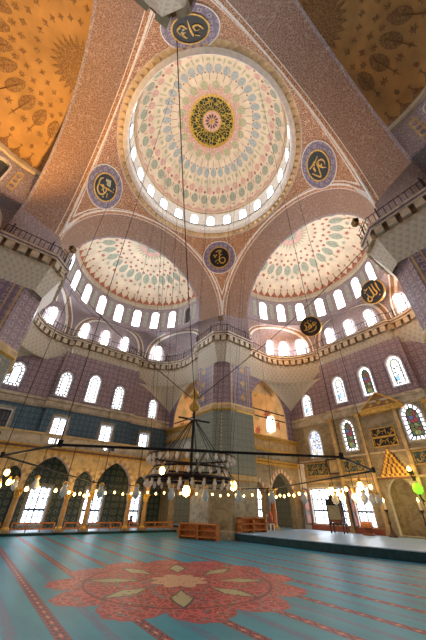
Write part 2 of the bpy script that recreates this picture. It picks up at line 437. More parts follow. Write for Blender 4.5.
def cell(mb, fn, s0, s1, z0, z1, mat, hole=None, depth=0.45, reveal='white', rim=None, rimw=0.16, n=1):
    # one wall cell, plain or pierced by one opening; fn(s, z, d) -> point, d = depth into the wall
    if not hole:
        mb.grid(lambda a, b: fn(a, b, 0), rng(s0, s1, max(n, 1)), [z0, z1], mat); return
    c = (sum(p[0] for p in hole) / len(hole), (min(p[1] for p in hole) + max(p[1] for p in hole)) / 2)
    A = set(round(2 * pi * i / 48, 5) for i in range(48))
    R = [(s0, z0), (s1, z0), (s1, z1), (s0, z1)]
    for x, y in R + hole: A.add(round(atan2(y - c[1], x - c[0]) % (2 * pi), 5))
    A = sorted(A)
    H, Q, O = [], [], []
    for a in A:
        h = ray_poly(hole, c, a); o = max(ray_poly(R, c, a), h)
        q = min(h + rimw, lerp(h, o, 0.95)) if rim else lerp(h, o, 0.5)
        f = lambda t: (c[0] + cos(a) * t, c[1] + sin(a) * t)
        H.append(f(h)); Q.append(f(q)); O.append(f(o))
    L = 0.0
    for i in range(len(A)):
        j = (i + 1) % len(A)
        for I, J, m in ((H, Q, rim or mat), (Q, O, mat)):
            pts = [I[i], I[j], J[j], J[i]]
            ar = abs(sum(pts[k][0] * pts[(k + 1) % 4][1] - pts[(k + 1) % 4][0] * pts[k][1] for k in range(4)))
            if ar < 1e-5: continue
            uv = pts
            if m in ('voussoir', 'voussoir2') and H[i][1] < hole[2][1] - 0.05 and H[j][1] < hole[2][1] + 0.05: m = mat
            if m in ('voussoir', 'voussoir2'):
                d = sqrt((H[i][0] - H[j][0]) ** 2 + (H[i][1] - H[j][1]) ** 2); uv = [(L, 0), (L + d, 0), (L + d, 1), (L, 1)]
            mb.face([fn(p[0], p[1], 0) for p in pts], m, uv)
        L += sqrt((H[i][0] - H[j][0]) ** 2 + (H[i][1] - H[j][1]) ** 2)
        p, q = H[i], H[j]
        if abs(p[0] - q[0]) + abs(p[1] - q[1]) > 1e-5:
            mb.face([fn(p[0], p[1], 0), fn(q[0], q[1], 0), fn(q[0], q[1], depth), fn(p[0], p[1], depth)], reveal)

def wallzone(mb, fn, s0, s1, z0, z1, mat, holes=(), **k):
    holes = sorted(holes, key=lambda h: sum(p[0] for p in h) / len(h))
    cs = [sum(p[0] for p in h) / len(h) for h in holes]
    if not holes: cell(mb, fn, s0, s1, z0, z1, mat, None, n=k.get('n', 1)); return
    ed = [s0]
    for i in range(len(holes) - 1):
        r = max(p[0] for p in holes[i]); l = min(p[0] for p in holes[i + 1]); ed.append((r + l) / 2)
    ed.append(s1)
    for i, h in enumerate(holes): cell(mb, fn, ed[i], ed[i + 1], z0, z1, mat, h, **k)

WN = [0]
def scale_poly(P, f, cz=None):
    x = sum(p[0] for p in P) / len(P); z = (min(p[1] for p in P) + max(p[1] for p in P)) / 2
    w = max(p[0] for p in P) - min(p[0] for p in P); h = max(p[1] for p in P) - min(p[1] for p in P)
    m = (1 - f) * w / 2; fz = (h - 2 * m) / h
    return [(x + (p[0] - x) * f, z + (p[1] - z) * fz) for p in P]
def window(fn, hole, glass, style='plain', depth=0.3, label=None, rim='frame', proud=0.05, group=None, kind='structure'):
    # rim + pane (+ lead lines): window_n > glass, lead_frame
    WN[0] += 1
    mb = MB(); w = max(p[0] for p in hole) - min(p[0] for p in hole)
    t = min(0.1, w * 0.09)
    I = scale_poly(hole, 1 - 2 * t / w); O = scale_poly(hole, 1 + 0.6 * t / w)
    n = len(hole)
    for i in range(n):
        j = (i + 1) % n
        a, b, c, d = O[i], O[j], I[j], I[i]
        mb.face([fn(*a, -proud), fn(*b, -proud), fn(*c, -proud), fn(*d, -proud)], rim)
        mb.face([fn(*d, -proud), fn(*c, -proud), fn(*c, depth), fn(*d, depth)], rim)
        mb.face([fn(*a, 0.02), fn(*b, 0.02), fn(*b, -proud), fn(*a, -proud)], rim)
    o = mb.build('window_%d' % WN[0], None, False, label, 'window' if label else None, group, kind)
    g = MB()
    cx = sum(p[0] for p in hole) / n; zb = min(p[1] for p in hole)
    def pane_mesh(P, mat, d):
        q = MB(); q.face([fn(p[0], p[1], d) for p in P], mat, [(p[0] - cx, p[1] - zb) for p in P]); return q
    if style == 'plain':
        pane_mesh(I, glass, depth * 0.8).build('glass', o)
    elif style == 'grid':
        pane_mesh(I, glass, depth * 0.8).build('glass', o)
        z0, z1 = min(p[1] for p in I), max(p[1] for p in I); x0, x1 = min(p[0] for p in I), max(p[0] for p in I)
        bars = MB(); d = depth * 0.7
        def bar(p, q, r=0.075): bars.tube([fn(*p, d), fn(*q, d)], r, 'lead', 5)
        bar((cx, z0), (cx, z1)); zc = lerp(z0, z1, 0.36); bar((x0, zc), (x1, zc), 0.09)
        for k in (0.68,): bar((x0, lerp(z0, z1, k)), (x1, lerp(z0, z1, k)), 0.05)
        for k in (0.25, 0.75): bar((lerp(x0, x1, k), z0), (lerp(x0, x1, k), z1), 0.035)
        bar((x0, z0), (x0, z1)); bar((x1, z0), (x1, z1)); bar((x0, z1), (x1, z1))
        bars.build('lead_frame', o)
    else:
        # a bright border of small lights around an inner light
        f = 0.6 if style == 'border' else 0.58
        J = scale_poly(I, f); bm_ = MB()
        for i in range(n):
            j = (i + 1) % n
            P = [I[i], I[j], J[j], J[i]]
            bm_.face([fn(p[0], p[1], depth * 0.8) for p in P], 'p_border')
        bm_.build('border_glass', o)
        pane_mesh(J, glass, depth * 0.78).build('glass', o)
        ld = MB(); d = depth * 0.7; r = 0.055
        ld.tube([fn(*p, d) for p in J + [J[0]]], r, 'lead', 5)
        # ticks across the border at an even pitch
        per = [0.0]
        for i in range(n):
            a, b = I[i], I[(i + 1) % n]; per.append(per[-1] + sqrt((a[0] - b[0]) ** 2 + (a[1] - b[1]) ** 2))
        k = max(10, int(per[-1] / 0.42))
        for q in range(k):
            s = per[-1] * q / k; i = max(x for x in range(n) if per[x] <= s + 1e-9); t2 = (s - per[i]) / max(1e-6, per[i + 1] - per[i])
            A_, B_ = I[i], I[(i + 1) % n]; C_, D_ = J[i], J[(i + 1) % n]
            ld.tube([fn(lerp(A_[0], B_[0], t2), lerp(A_[1], B_[1], t2), d), fn(lerp(C_[0], D_[0], t2), lerp(C_[1], D_[1], t2), d)],
                    0.06 if style == 'border' else 0.035, 'lead', 4)
        ld.build('lead_frame', o)
    return o
ORD = ['first', 'second', 'third', 'fourth', 'fifth', 'sixth', 'seventh', 'eighth', 'ninth', 'tenth', 'eleventh', 'twelfth']

# ------------------------------------------------------------------ ornament painted on curved plaster
def ell(w, h, n=14, tip=0.0):
    P = []
    for i in range(n):
        a = 2 * pi * i / n
        k = 1 + tip * (abs(sin(a)) ** 6)
        P.append((w / 2 * cos(a), h / 2 * sin(a) * k))
    return P
def star(r, k=6, inner=0.5, rot=0.0):
    return [((r if i % 2 == 0 else r * inner) * cos(rot + pi * i / k), (r if i % 2 == 0 else r * inner) * sin(rot + pi * i / k)) for i in range(2 * k)]
def palm(w, h):
    return [(-w / 2, 0), (w / 2, 0), (w * 0.52, h * 0.3), (w * 0.38, h * 0.55), (w * 0.18, h * 0.75), (0, h * 1.12), (-w * 0.18, h * 0.75), (-w * 0.38, h * 0.55), (-w * 0.52, h * 0.3)]
def fanface(mb, P, mat):
    c = tuple(sum(p[i] for p in P) / len(P) for i in range(3))
    for i in range(len(P)):
        mb.face([c, P[i], P[(i + 1) % len(P)]], mat)

# ------------------------------------------------------------------ central dome
def dome_pt(a, t, d=0.0):
    r = (8.75 - d) * cos(t * pi / 2); return (r * cos(a), r * sin(a), 37.5 + (7.8 - d) * sin(t * pi / 2))
def build_dome():
    mb = MB()
    mb.grid(lambda a, t: dome_pt(a, t), rng(0, 2 * pi, 72), rng(0, 0.985, 20), 'cream')
    def dec(P, a0, t0, mat, d=0.035):
        r0 = 8.5 * cos(t0 * pi / 2); L = 12.8
        fanface(mb, [dome_pt(a0 + x / r0, t0 + y / L, d) for x, y in P], mat)
    n = 36
    for i in range(n):
        a = 2 * pi * i / n; h = a + pi / n
        dec(palm(1.42, 0.95), h, 0.012, 'pink')
        dec(star(0.2, 4, 0.5), a, 0.1, 'red')
        dec(ell(1.0, 1.5, 14, 0.12), a, 0.205, 'sage'); dec(ell(0.3, 0.5), a, 0.305, 'red')
        dec(ell(0.78, 1.05, 12, 0.15), h, 0.33, 'pink'); dec(ell(0.1, 0.9, 6), h, 0.235, 'red')
        dec(ell(0.16, 1.2, 8), h, 0.43, 'olive', 0.03); dec(ell(0.5, 0.55, 8), a, 0.43, 'olive', 0.03)
        dec(ell(0.78, 1.25, 12, 0.15), a, 0.53, 'bluegrey'); dec(ell(0.07, 1.0, 6), a, 0.62, 'red')
        dec(star(0.16, 4, 0.5), h, 0.57, 'red')
    for i in range(18):
        a = 2 * pi * i / 18
        dec(ell(0.95, 1.0, 12, 0.1), a, 0.69, 'olive')
        dec([(-0.55, 0), (0.55, 0), (0, -0.9)], a + pi / 18, 0.745, 'pink', 0.03)
    mb.grid(lambda a, t: dome_pt(a, t, 0.05), rng(0, 2 * pi, 48), [0.74, 0.77], 'pink')
    mb.grid(lambda a, t: dome_pt(a, t, 0.07), rng(0, 2 * pi, 48), [0.765, 0.79], 'gold')
    mb.grid(lambda a, t: dome_pt(a, t, 0.06), rng(0, 2 * pi, 48), [0.79, 0.905], 'script', lambda a, t: (a, t * 12))
    mb.grid(lambda a, t: dome_pt(a, t, 0.07), rng(0, 2 * pi, 48), [0.905, 0.915], 'gold')
    mb.grid(lambda a, t: dome_pt(a, t, 0.06), rng(0, 2 * pi, 48), [0.915, 1.0], 'pink')
    for i in range(12):
        a = 2 * pi * i / 12
        r0 = 8.5 * cos(0.955 * pi / 2)
        fanface(mb, [dome_pt(a + x / r0, 0.955 + y / 12.8, 0.09) for x, y in ell(0.24, 0.5)], 'brown')
    mb.lathe((0, 0, 0), [(0.3, 45.2), (0.0, 45.1)], 'gold', 12)
    mb.build('central_dome', None, True, kind='structure', weld=False)
    # drum with its ring of windows
    dr = MB(); n = 24; holes = []
    fn = lambda s, z, d: ((8.92 + d) * cos(s / 8.92), (8.92 + d) * sin(s / 8.92), z)
    wd = 2 * pi * 8.92 / n
    for i in range(n):
        h = arch_poly((i + 0.5) * wd, 1.2, 34.75, 36.9)
        cell(dr, fn, i * wd, (i + 1) * wd, 33.95, 37.4, 'white', h, depth=0.4); holes.append(h)
    dr.lathe((0, 0, 0), [(8.92, 37.4), (8.8, 37.44), (8.75, 37.5)], 'ochre', 72)
    dr.build('dome_drum', None, False, kind='structure')
    for i, h in enumerate(holes):
        window(fn, h, 'p_dome', 'plain', 0.3, 'small arched window in the ring under the central dome', group='windows under the central dome')
    # cornice ring
    c = MB()
    c.lathe((0, 0, 0), [(9.88, 33.2), (9.85, 33.3), (9.82, 33.36)], 'white', 96)
    c.lathe((0, 0, 0), [(9.82, 33.36), (9.7, 33.4), (9.4, 33.72)], 'creamw', 96)
    for i in range(84):
        a = 2 * pi * i / 84
        c.box((9.55, 0, 33.52), (0.42, 0.4, 0.3), 'creamw', 0, lambda x, y, z, a=a: (x * cos(a) - y * sin(a), x * sin(a) + y * cos(a), z))
    c.lathe((0, 0, 0), [(9.4, 33.7), (9.32, 33.7), (9.3, 33.58), (8.86, 33.6), (8.8, 33.68), (8.8, 34.3), (8.86, 34.32), (8.86, 34.0), (8.96, 33.97)], 'white', 96)
    c.build('dome_cornice', None, False, kind='structure')
    r = MB()
    for z in (34.5, 34.7):
        r.tube([(8.83 * cos(a), 8.83 * sin(a), z) for a in rng(0, 2 * pi, 72)], 0.022, 'iron', 4, False)
    for i in range(72):
        a = 2 * pi * i / 72; r.tube([(8.83 * cos(a), 8.83 * sin(a), 34.3), (8.83 * cos(a), 8.83 * sin(a), 34.72)], 0.018, 'iron', 4)
    r.build('dome_railing', None, False, 'thin black iron railing circling the foot of the central dome', 'railing')
    # pendentives
    for q in range(4):
        p = MB(); a0 = q * pi / 2
        def pt(a, s):
            rs = 10.0 / max(abs(cos(a)), abs(sin(a))); r_ = lerp(9.84, rs, s)
            return (r_ * cos(a), r_ * sin(a), ZS + sqrt(max(0, 200 - r_ * r_)))
        us = rng(a0 + 0.0005, a0 + pi / 2 - 0.0005, 32)
        def uvf(a, s): P = pt(a, s); return (atan2(P[1], P[0]) * 11, P[2] * 1.2)
        p.grid(pt, us, rng(0, 0.9, 8), 'pend', uvf)
        p.grid(pt, us, [0.9, 0.93], 'white', uvf); p.grid(pt, us, [0.93, 0.97], 'pend', uvf); p.grid(pt, us, [0.97, 1.0], 'white', uvf)
        p.build('pendentive', None, True, kind='structure')

# ------------------------------------------------------------------ one side of the hall
def wall_out(a):
    # upper wall outline above the walkway as a ray from (0, 13)
    P = [(10.0, VC), (10.0, 17.2)] + [(5.2 + 4.8 * cos(q), 17.2 + 4.8 * sin(q)) for q in rng(0, pi / 2, 8)] + [(0, 22.2), (-5.2, 22.0)] + \
        [(-5.2 + 4.8 * cos(q), 17.2 + 4.8 * sin(q)) for q in rng(pi / 2, pi, 8)] + [(-10.0, 17.2), (-10.0, VC), (-10, 12), (10, 12)]
    t = ray_poly(P, (0, VC), min(max(a, 1e-4), pi - 1e-4)); return (t * cos(a), VC + t * sin(a))
def loft_pt(a, t, d=0.0):
    L = wall_out(a); U = (DR * cos(a), VC + DR * sin(a)); k = (1 - cos(t * pi / 2)) ** 1.6
    x, y = lerp(L[0], U[0], k), lerp(L[1], U[1], k)
    return (x - d * cos(a), y - d * sin(a), DECK + (DZ0 - DECK) * sin(t * pi / 2))
def sd_pt(a, t, d=0.0):
    r = (DR - d) * cos(t * pi / 2); return (r * cos(a), VC + r * sin(a), DZ1 + (DH - d) * sin(t * pi / 2))

DECKLINE = []
def deckline(side=None):
    h = [(8.68, 8.68), (8.05, 9.3), (8.05, 13.4), (9.1, 13.7)] + [(4.7 + 4.6 * cos(q), 16.8 + 4.6 * sin(q)) for q in rng(0, pi / 2, 12)] + [(4.45, 21.05), (0, 21.05)]
    m = [(-x, y) for x, y in reversed(h[:-1])]
    if side == 'S': h = [(9.9, 9.15), (8.65, 9.15), (7.95, 10.1), (7.95, 13.4)] + h[3:]
    if side == 'W': m = m[:-3]
    return h + m
def offset_line(P, d):
    out = []
    for i in range(len(P)):
        a = P[i - 1] if i > 0 else None; b = P[i + 1] if i < len(P) - 1 else None
        ns = []
        for p, q in ((a, P[i]), (P[i], b)):
            if p is None or q is None: continue
            e = (q[0] - p[0], q[1] - p[1]); l = sqrt(e[0] ** 2 + e[1] ** 2)
            if l > 1e-9: ns.append((e[1] / l, -e[0] / l))
        if len(ns) == 1:
            # ends sit on the diagonal of the pier
            s = 1 if P[i][0] > 0 else -1; n = (s * 0.7071, 0.7071); out.append((P[i][0] + n[0] * d, P[i][1] + n[1] * d)); continue
        m = (ns[0][0] + ns[1][0], ns[0][1] + ns[1][1]); l = sqrt(m[0] ** 2 + m[1] ** 2); m = (m[0] / l, m[1] / l)
        k = d / max(0.5, m[0] * ns[0][0] + m[1] * ns[0][1]); out.append((P[i][0] + m[0] * k, P[i][1] + m[1] * k))
    return out
def walk(P, step):
    out = []; acc = 0.0; nxt = step / 2
    for i in range(len(P) - 1):
        a, b = P[i], P[i + 1]; l = sqrt((a[0] - b[0]) ** 2 + (a[1] - b[1]) ** 2)
        while nxt <= acc + l:
            t = (nxt - acc) / l; out.append((lerp(a[0], b[0], t), lerp(a[1], b[1], t), atan2(b[1] - a[1], b[0] - a[0]))); nxt += step
        acc += l
    return out

def build_bay(side):
    T = TB(side); lit = side in 'NE'; nm = NAMES[side]
    # arch soffit and the face behind it
    s = MB()
    rs = lambda v: lerp(RA, RI, (v - V0) / (VC - V0)); fs = lambda a, v: T(rs(v) * cos(a), v, ZS + rs(v) * sin(a)); uvf = lambda a, v: (a * RA, v)
    us = rng(0, pi, 48)
    for v0, v1, m in ((10, 10.12, 'white'), (10.12, 10.4, 'pend'), (10.4, 10.46, 'white'), (10.46, 10.56, 'soffit'), (10.56, 13.2, 'soffit'), (13.2, VC, 'upper')):
        s.grid(fs, us, [v0, v1], m, uvf)
    for sg in (-1, 1):
        s.face([T(sg * 10, 10, DECK - 0.1), T(sg * RI, VC, DECK - 0.1), T(sg * RI, VC, ZS), T(sg * 10, 10, ZS)], 'upper', [(0, 0), (3.6, 0), (3.6, 4.2), (0, 4.2)])
        s.face([T(sg * RI, VC, DECK - 0.1), T(sg * 10.2, VC, DECK - 0.1), T(sg * 10.2, VC, ZS + 0.3), T(sg * RI, VC, ZS + 0.3)], 'upper')
    s.build('arch_soffit', None, True, kind='structure')
    # semi-dome
    m = MB()
    m.grid(lambda a, t: T(*sd_pt(a, t)), rng(0, pi, 40), rng(0, 1, 14), 'cream' if lit else 'domeshade')
    def dec(P, a0, t0, mat, d=0.035):
        r0 = max(0.5, DR * cos(t0 * pi / 2)); L = 10.4
        fanface(m, [T(*sd_pt(min(max(a0 + x / r0, 0.0), pi), max(0.0, t0 + y / L), d)) for x, y in P], mat)
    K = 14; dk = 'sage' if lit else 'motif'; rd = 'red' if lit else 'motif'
    for i in range(K):
        a = pi * (i + 0.5) / K
        dec(ell(0.95, 1.45, 14, 0.1), a, 0.56, dk); dec(star(0.24, 4, 0.5), a, 0.69, rd); dec(star(0.24, 4, 0.5), a, 0.42, rd)
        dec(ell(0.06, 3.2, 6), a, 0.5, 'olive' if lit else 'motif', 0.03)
        if i < K - 1:
            b = pi * (i + 1) / K
            dec(star(0.36, 6, 0.45), b, 0.45, dk if i % 2 else rd); dec(star(0.27, 6, 0.45), b, 0.64, rd); dec(star(0.22, 4, 0.5), b, 0.77, rd)
            dec(ell(0.3, 0.62, 8), b, 0.3, rd)
    for i in range(26):
        a = pi * (i + 0.5) / 26
        dec(palm(1.0, 1.75), a, 0.015, rd); dec(star(0.2, 4, 0.5), a, 0.235, rd); dec(ell(0.09, 0.8, 6), a, 0.2, rd)
    # half sunburst at the crown
    def lift(u, v, d=0.04):
        q = min(1, (u * u + (v - 13) ** 2) / DR ** 2); return T(u, v - 13 + VC, DZ1 + (DH - d) * sqrt(1 - q))
    for i in range(13):
        a = pi * (i + 0.5) / 13
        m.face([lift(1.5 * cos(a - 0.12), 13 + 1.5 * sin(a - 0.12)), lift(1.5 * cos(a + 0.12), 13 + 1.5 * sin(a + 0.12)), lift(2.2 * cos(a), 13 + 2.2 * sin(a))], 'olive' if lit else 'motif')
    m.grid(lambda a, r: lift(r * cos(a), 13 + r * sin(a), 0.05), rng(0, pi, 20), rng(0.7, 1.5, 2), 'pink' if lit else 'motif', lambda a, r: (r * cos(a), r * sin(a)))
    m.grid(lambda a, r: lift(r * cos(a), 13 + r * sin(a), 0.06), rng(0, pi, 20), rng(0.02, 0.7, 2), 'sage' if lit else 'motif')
    m.build('semi_dome', None, True, kind='structure', weld=False)
    # drum, its windows and painted panels
    d = MB(); w = DR * pi / 10
    fn = lambda s_, z, dd: T((DR + dd) * cos(pi - s_ / DR), VC + (DR + dd) * sin(pi - s_ / DR), z)
    holes = []
    d.grid(lambda a, b: fn(a, b, 0), rng(0, w / 2, 3), [DZ0, DZ1], 'upper'); d.grid(lambda a, b: fn(a, b, 0), rng(DR * pi - w / 2, DR * pi, 3), [DZ0, DZ1], 'upper')
    for i in range(9):
        h = arch_poly((i + 1) * w, 1.22, 24.0, 27.1); holes.append(h)
        cell(d, fn, (i + 0.5) * w, (i + 1.5) * w, DZ0, DZ1, 'upper', h, depth=0.5)
    for i in range(10):
        s0 = (i + 0.5) * w
        if side in 'WS' or i not in (-1,):
            P = [(s0 - 0.27, 24.3), (s0 + 0.27, 24.3), (s0 + 0.27, 26.8), (s0, 27.05), (s0 - 0.27, 26.8)]
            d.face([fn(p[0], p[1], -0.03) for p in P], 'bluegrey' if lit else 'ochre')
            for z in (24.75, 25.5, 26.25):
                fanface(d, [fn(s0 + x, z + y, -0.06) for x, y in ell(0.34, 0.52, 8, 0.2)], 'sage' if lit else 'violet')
    for z0, z1, r0, r1, mt in ((27.6, 27.75, 8.68, 8.48, 'beige'), (27.75, 28.3, 8.48, 8.54, 'beige'), (28.3, 28.38, 8.54, 8.66, 'brown'), (23.3, 23.5, 8.6, 8.6, 'violet')):
        d.grid(lambda a, k: T(lerp(r0, r1, k) * cos(a), VC + lerp(r0, r1, k) * sin(a), lerp(z0, z1, k)), rng(0, pi, 40), [0, 1], mt, lambda a, k: (a * 8, k))
    d.build('semi_dome_drum', None, False, kind='structure')
    for i, h in enumerate(holes):
        if side in 'WS':
            window(fn, h, 'p_dim', 'plain', 0.35, '%s grey lattice window in the drum of the %s semi-dome' % (ORD[i], nm))
        else:
            window(fn, h, 'p_dim' if side == 'N' and i == 8 else 'p_sky', 'plain', 0.35, ('unlit' if side == 'N' and i == 8 else 'bright') + ' round-topped window, %s from the left in the drum of the %s semi-dome' % (ORD[i], nm))
    # exedra vaults between walkway and drum, with their ribs
    e = MB()
    e.grid(lambda a, t: T(*loft_pt(a, t)), rng(0.001, pi - 0.001, 72), rng(0, 1, 10), 'upper', lambda a, t: (a * 9, t * 5))
    for a0, a1 in ((0.06, 1.02), (1.06, pi - 1.06), (pi - 1.02, pi - 0.06)):
        def rib(k, o, hgt, dd):
            c = (a0 + a1) / 2; hw = (a1 - a0) / 2 * hgt; q = pi * k
            return T(*loft_pt(c - hw * cos(q), min(1.0, sin(q) ** 0.8 * 0.97 * hgt), dd))
        for o0, o1, mt in ((0.86, 0.92, 'white'), (0.92, 0.99, 'soffit'), (0.99, 1.02, 'white')):
            e.grid(lambda k, o: rib(k, 0, o, 0.06), rng(0, 1, 28), [o0, o1], mt, lambda k, o: (k * 9, o * 6))
    if lit:
        ws = ((-7.98, 0.95, 'first'), (-3.6, 0.95, 'second'), (-0.88, 1.05, 'third'), (1.88, 0.95, 'fourth'), (6.9, 0.95, 'fifth')) if side == 'N' else ((-9.85, 0.95, 'first'), (-8.81, 1.05, 'second'), (-6.92, 0.95, 'third'), (-2.52, 1.0, 'fourth'), (0.12, 1.1, 'fifth'), (2.71, 1.0, 'sixth'), (6.33, 1.05, 'seventh'))
        for u, wd, od in ws:
            P0 = [q for q in (wall_out(a) for a in rng(0.2, pi - 0.2, 300)) if abs(q[0] - u) < 0.06]
            yy = P0[0][1]
            if abs(u) > 4.8:
                ang = atan2(yy - 17.2, u - (5.2 if u > 0 else -5.2)); ang = lerp(ang, pi / 2, 0.25)
            else: ang = pi / 2
            nx, ny = cos(ang), sin(ang); o0 = 0.5 if abs(u) > 4.8 else 0.28
            f = lambda s_, z, dd, u=u, yy=yy, nx=nx, ny=ny, o0=o0: T(u + ny * s_ + nx * (dd - o0), yy - nx * s_ + ny * (dd - o0), z)
            window(f, arch_poly(0, wd, 19.6, 22.0), 'p_sky', 'plain', 0.1, 'small bright window behind the %s walkway railing, %s from the left' % (nm, od), proud=0.08)
    e.build('exedra_vault', None, True, kind='structure')
    # walkway, cornice and corbels
    c = MB(); P = deckline(side)
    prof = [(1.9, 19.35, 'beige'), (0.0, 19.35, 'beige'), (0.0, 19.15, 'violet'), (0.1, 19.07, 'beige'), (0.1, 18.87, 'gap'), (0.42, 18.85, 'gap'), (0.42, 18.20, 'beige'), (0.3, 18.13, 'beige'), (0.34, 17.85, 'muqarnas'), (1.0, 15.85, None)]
    L = [0.0]
    for i in range(len(P) - 1): L.append(L[-1] + sqrt((P[i][0] - P[i + 1][0]) ** 2 + (P[i][1] - P[i + 1][1]) ** 2))
    for k in range(len(prof) - 1):
        A, B = offset_line(P, prof[k][0]), offset_line(P, prof[k + 1][0])
        for i in range(len(P) - 1):
            z0, z1 = prof[k][1], prof[k + 1][1]
            if k == len(prof) - 2 and abs(P[i][0]) < 4.6 and abs(P[i + 1][0]) < 4.6 and P[i][1] > 20:
                z1 = 17.2; B = list(B); D = offset_line(P, 0.62); B[i], B[i + 1] = D[i], D[i + 1]
            c.face([T(*A[i], z0), T(*A[i + 1], z0), T(*B[i + 1], z1), T(*B[i], z1)], prof[k][2],
                   [(L[i], z0), (L[i + 1], z0), (L[i + 1], z1), (L[i], z1)])
    for x, y, a in walk(offset_line(P, 0.24), 0.86):
        c.box((x, y, 18.51), (0.54, 0.36, 0.6), 'beige', a, lambda X, Y, Z: T(X, Y, Z))
    c.build('gallery_cornice', None, False, kind='structure')
    # iron railing on the walkway
    r = MB(); Q = offset_line(P, 0.16)
    for z in (19.47, 20.3): r.tube([T(x, y, z) for x, y in Q], 0.04, 'iron', 4)
    for x, y, a in walk(Q, 0.36): r.tube([T(x, y, 19.35), T(x, y, 20.32)], 0.026, 'iron', 4)
    for x, y, a in walk(Q, 2.9): r.tube([T(x, y, 19.35), T(x, y, 20.65)], 0.05, 'iron', 4)
    r.build('gallery_railing', None, False, {'N': 'black iron railing round the walkway under the left semi-dome', 'E': 'black iron railing round the walkway under the right semi-dome',
            'W': 'black iron railing at the left edge beside the orange-lit semi-dome', 'S': 'black iron railing at the right edge beside the dark semi-dome'}[side], 'railing')
# ------------------------------------------------------------------ piers
def build_pier(sx, sy):
    m = MB(); near = sx < 0 and sy < 0; P = [(9.05, 13.6), (9.05, 10.35), (10.35, 9.05), (13.6, 9.05), (13.6, 13.6)]
    W = lambda x, y, z: (sx * x, sy * y, z)
    def lev(z0, z1, mat, o0=0.0, o1=None):
        o1 = o0 if o1 is None else o1
        def off(o): return [(11.0, 13.6), (11.0, 11.4), (11.4, 11.0), (13.6, 11.0), (13.6, 13.6)] if near else [(9.05 - o, 13.6 + o), (9.05 - o, 10.35 - o * 0.4), (10.35 - o * 0.4, 9.05 - o), (13.6 + o, 9.05 - o), (13.6 + o, 13.6 + o)]
        A, B = off(o0), off(o1); L = 0
        for i in range(5):
            j = (i + 1) % 5; l = sqrt((A[i][0] - A[j][0]) ** 2 + (A[i][1] - A[j][1]) ** 2)
            m.face([W(*A[i], z0), W(*A[j], z0), W(*B[j], z1), W(*B[i], z1)], mat[i] if isinstance(mat, list) else mat, [(L, z0), (L + l, z0), (L + l, z1), (L, z1)]); L += l
    lev(0, 0.5, 'panel', 0.12); lev(0.5, 0.62, 'stone', 0.12, 0.0)
    lev(0.62, 4.2, 'stone'); lev(4.2, 4.3, 'gold', 0.0, 0.1); lev(4.3, 4.6, 'ochre', 0.1); lev(4.6, 4.7, 'gold', 0.1, 0)
    lev(4.7, 10.5, 'greytile')
    lev(10.5, 10.65, 'gold', 0, 0.16); lev(10.65, 11.05, 'ochre', 0.16); lev(11.05, 11.3, 'ochre', 0.16, 0.0)
    lev(11.3, 16.2, ['violet', 'purple', 'violet', 'violet', 'violet'])
    if near: m.build('pier', None, False, kind='structure'); return
    for (a, b) in (((9.0, 13.2), (9.0, 10.6)), ((10.6, 9.0), (13.2, 9.0))):
        m.face([W(*a, 1.0), W(*b, 1.0), W(*b, 3.8), W(*a, 3.8)], 'panel')
    # gold lozenges on the violet faces, a chain of white rosettes down the narrow face
    for k in range(3):
        z = 12.2 + 1.6 * k
        for f in (lambda q, zz: W(9.02, 12.2 + q, zz), lambda q, zz: W(12.2 + q, 9.02, zz)):
            fanface(m, [f(q * 0.8, z + w) for q, w in star(0.5, 4, 0.62)], 'ochre')
    for k in range(16):
        z = 5.0 + 0.34 * k
        fanface(m, [W(9.66 - 0.0 + q * 0.7071, 9.66 - q * 0.7071, z + w) for q, w in ell(0.16, 0.24, 8)], 'beige')
    for z0, z1 in ((11.4, 16.0),):
        for q0, q1 in ((10.45, 10.58), (13.1, 13.23), (11.0, 11.08), (12.75, 12.83)):
            m.face([W(9.03, q0, z0), W(9.03, q1, z0), W(9.03, q1, z1), W(9.03, q0, z1)], 'ochre'); m.face([W(q0, 9.03, z0), W(q1, 9.03, z0), W(q1, 9.03, z1), W(q0, 9.03, z1)], 'ochre')
    # upper body between walkway and springing of the arches
    for a, b in (((10, 13), (10, 10)), ((10, 10), (13, 10))):
        pass
    m.build('pier', None, False, kind='structure')

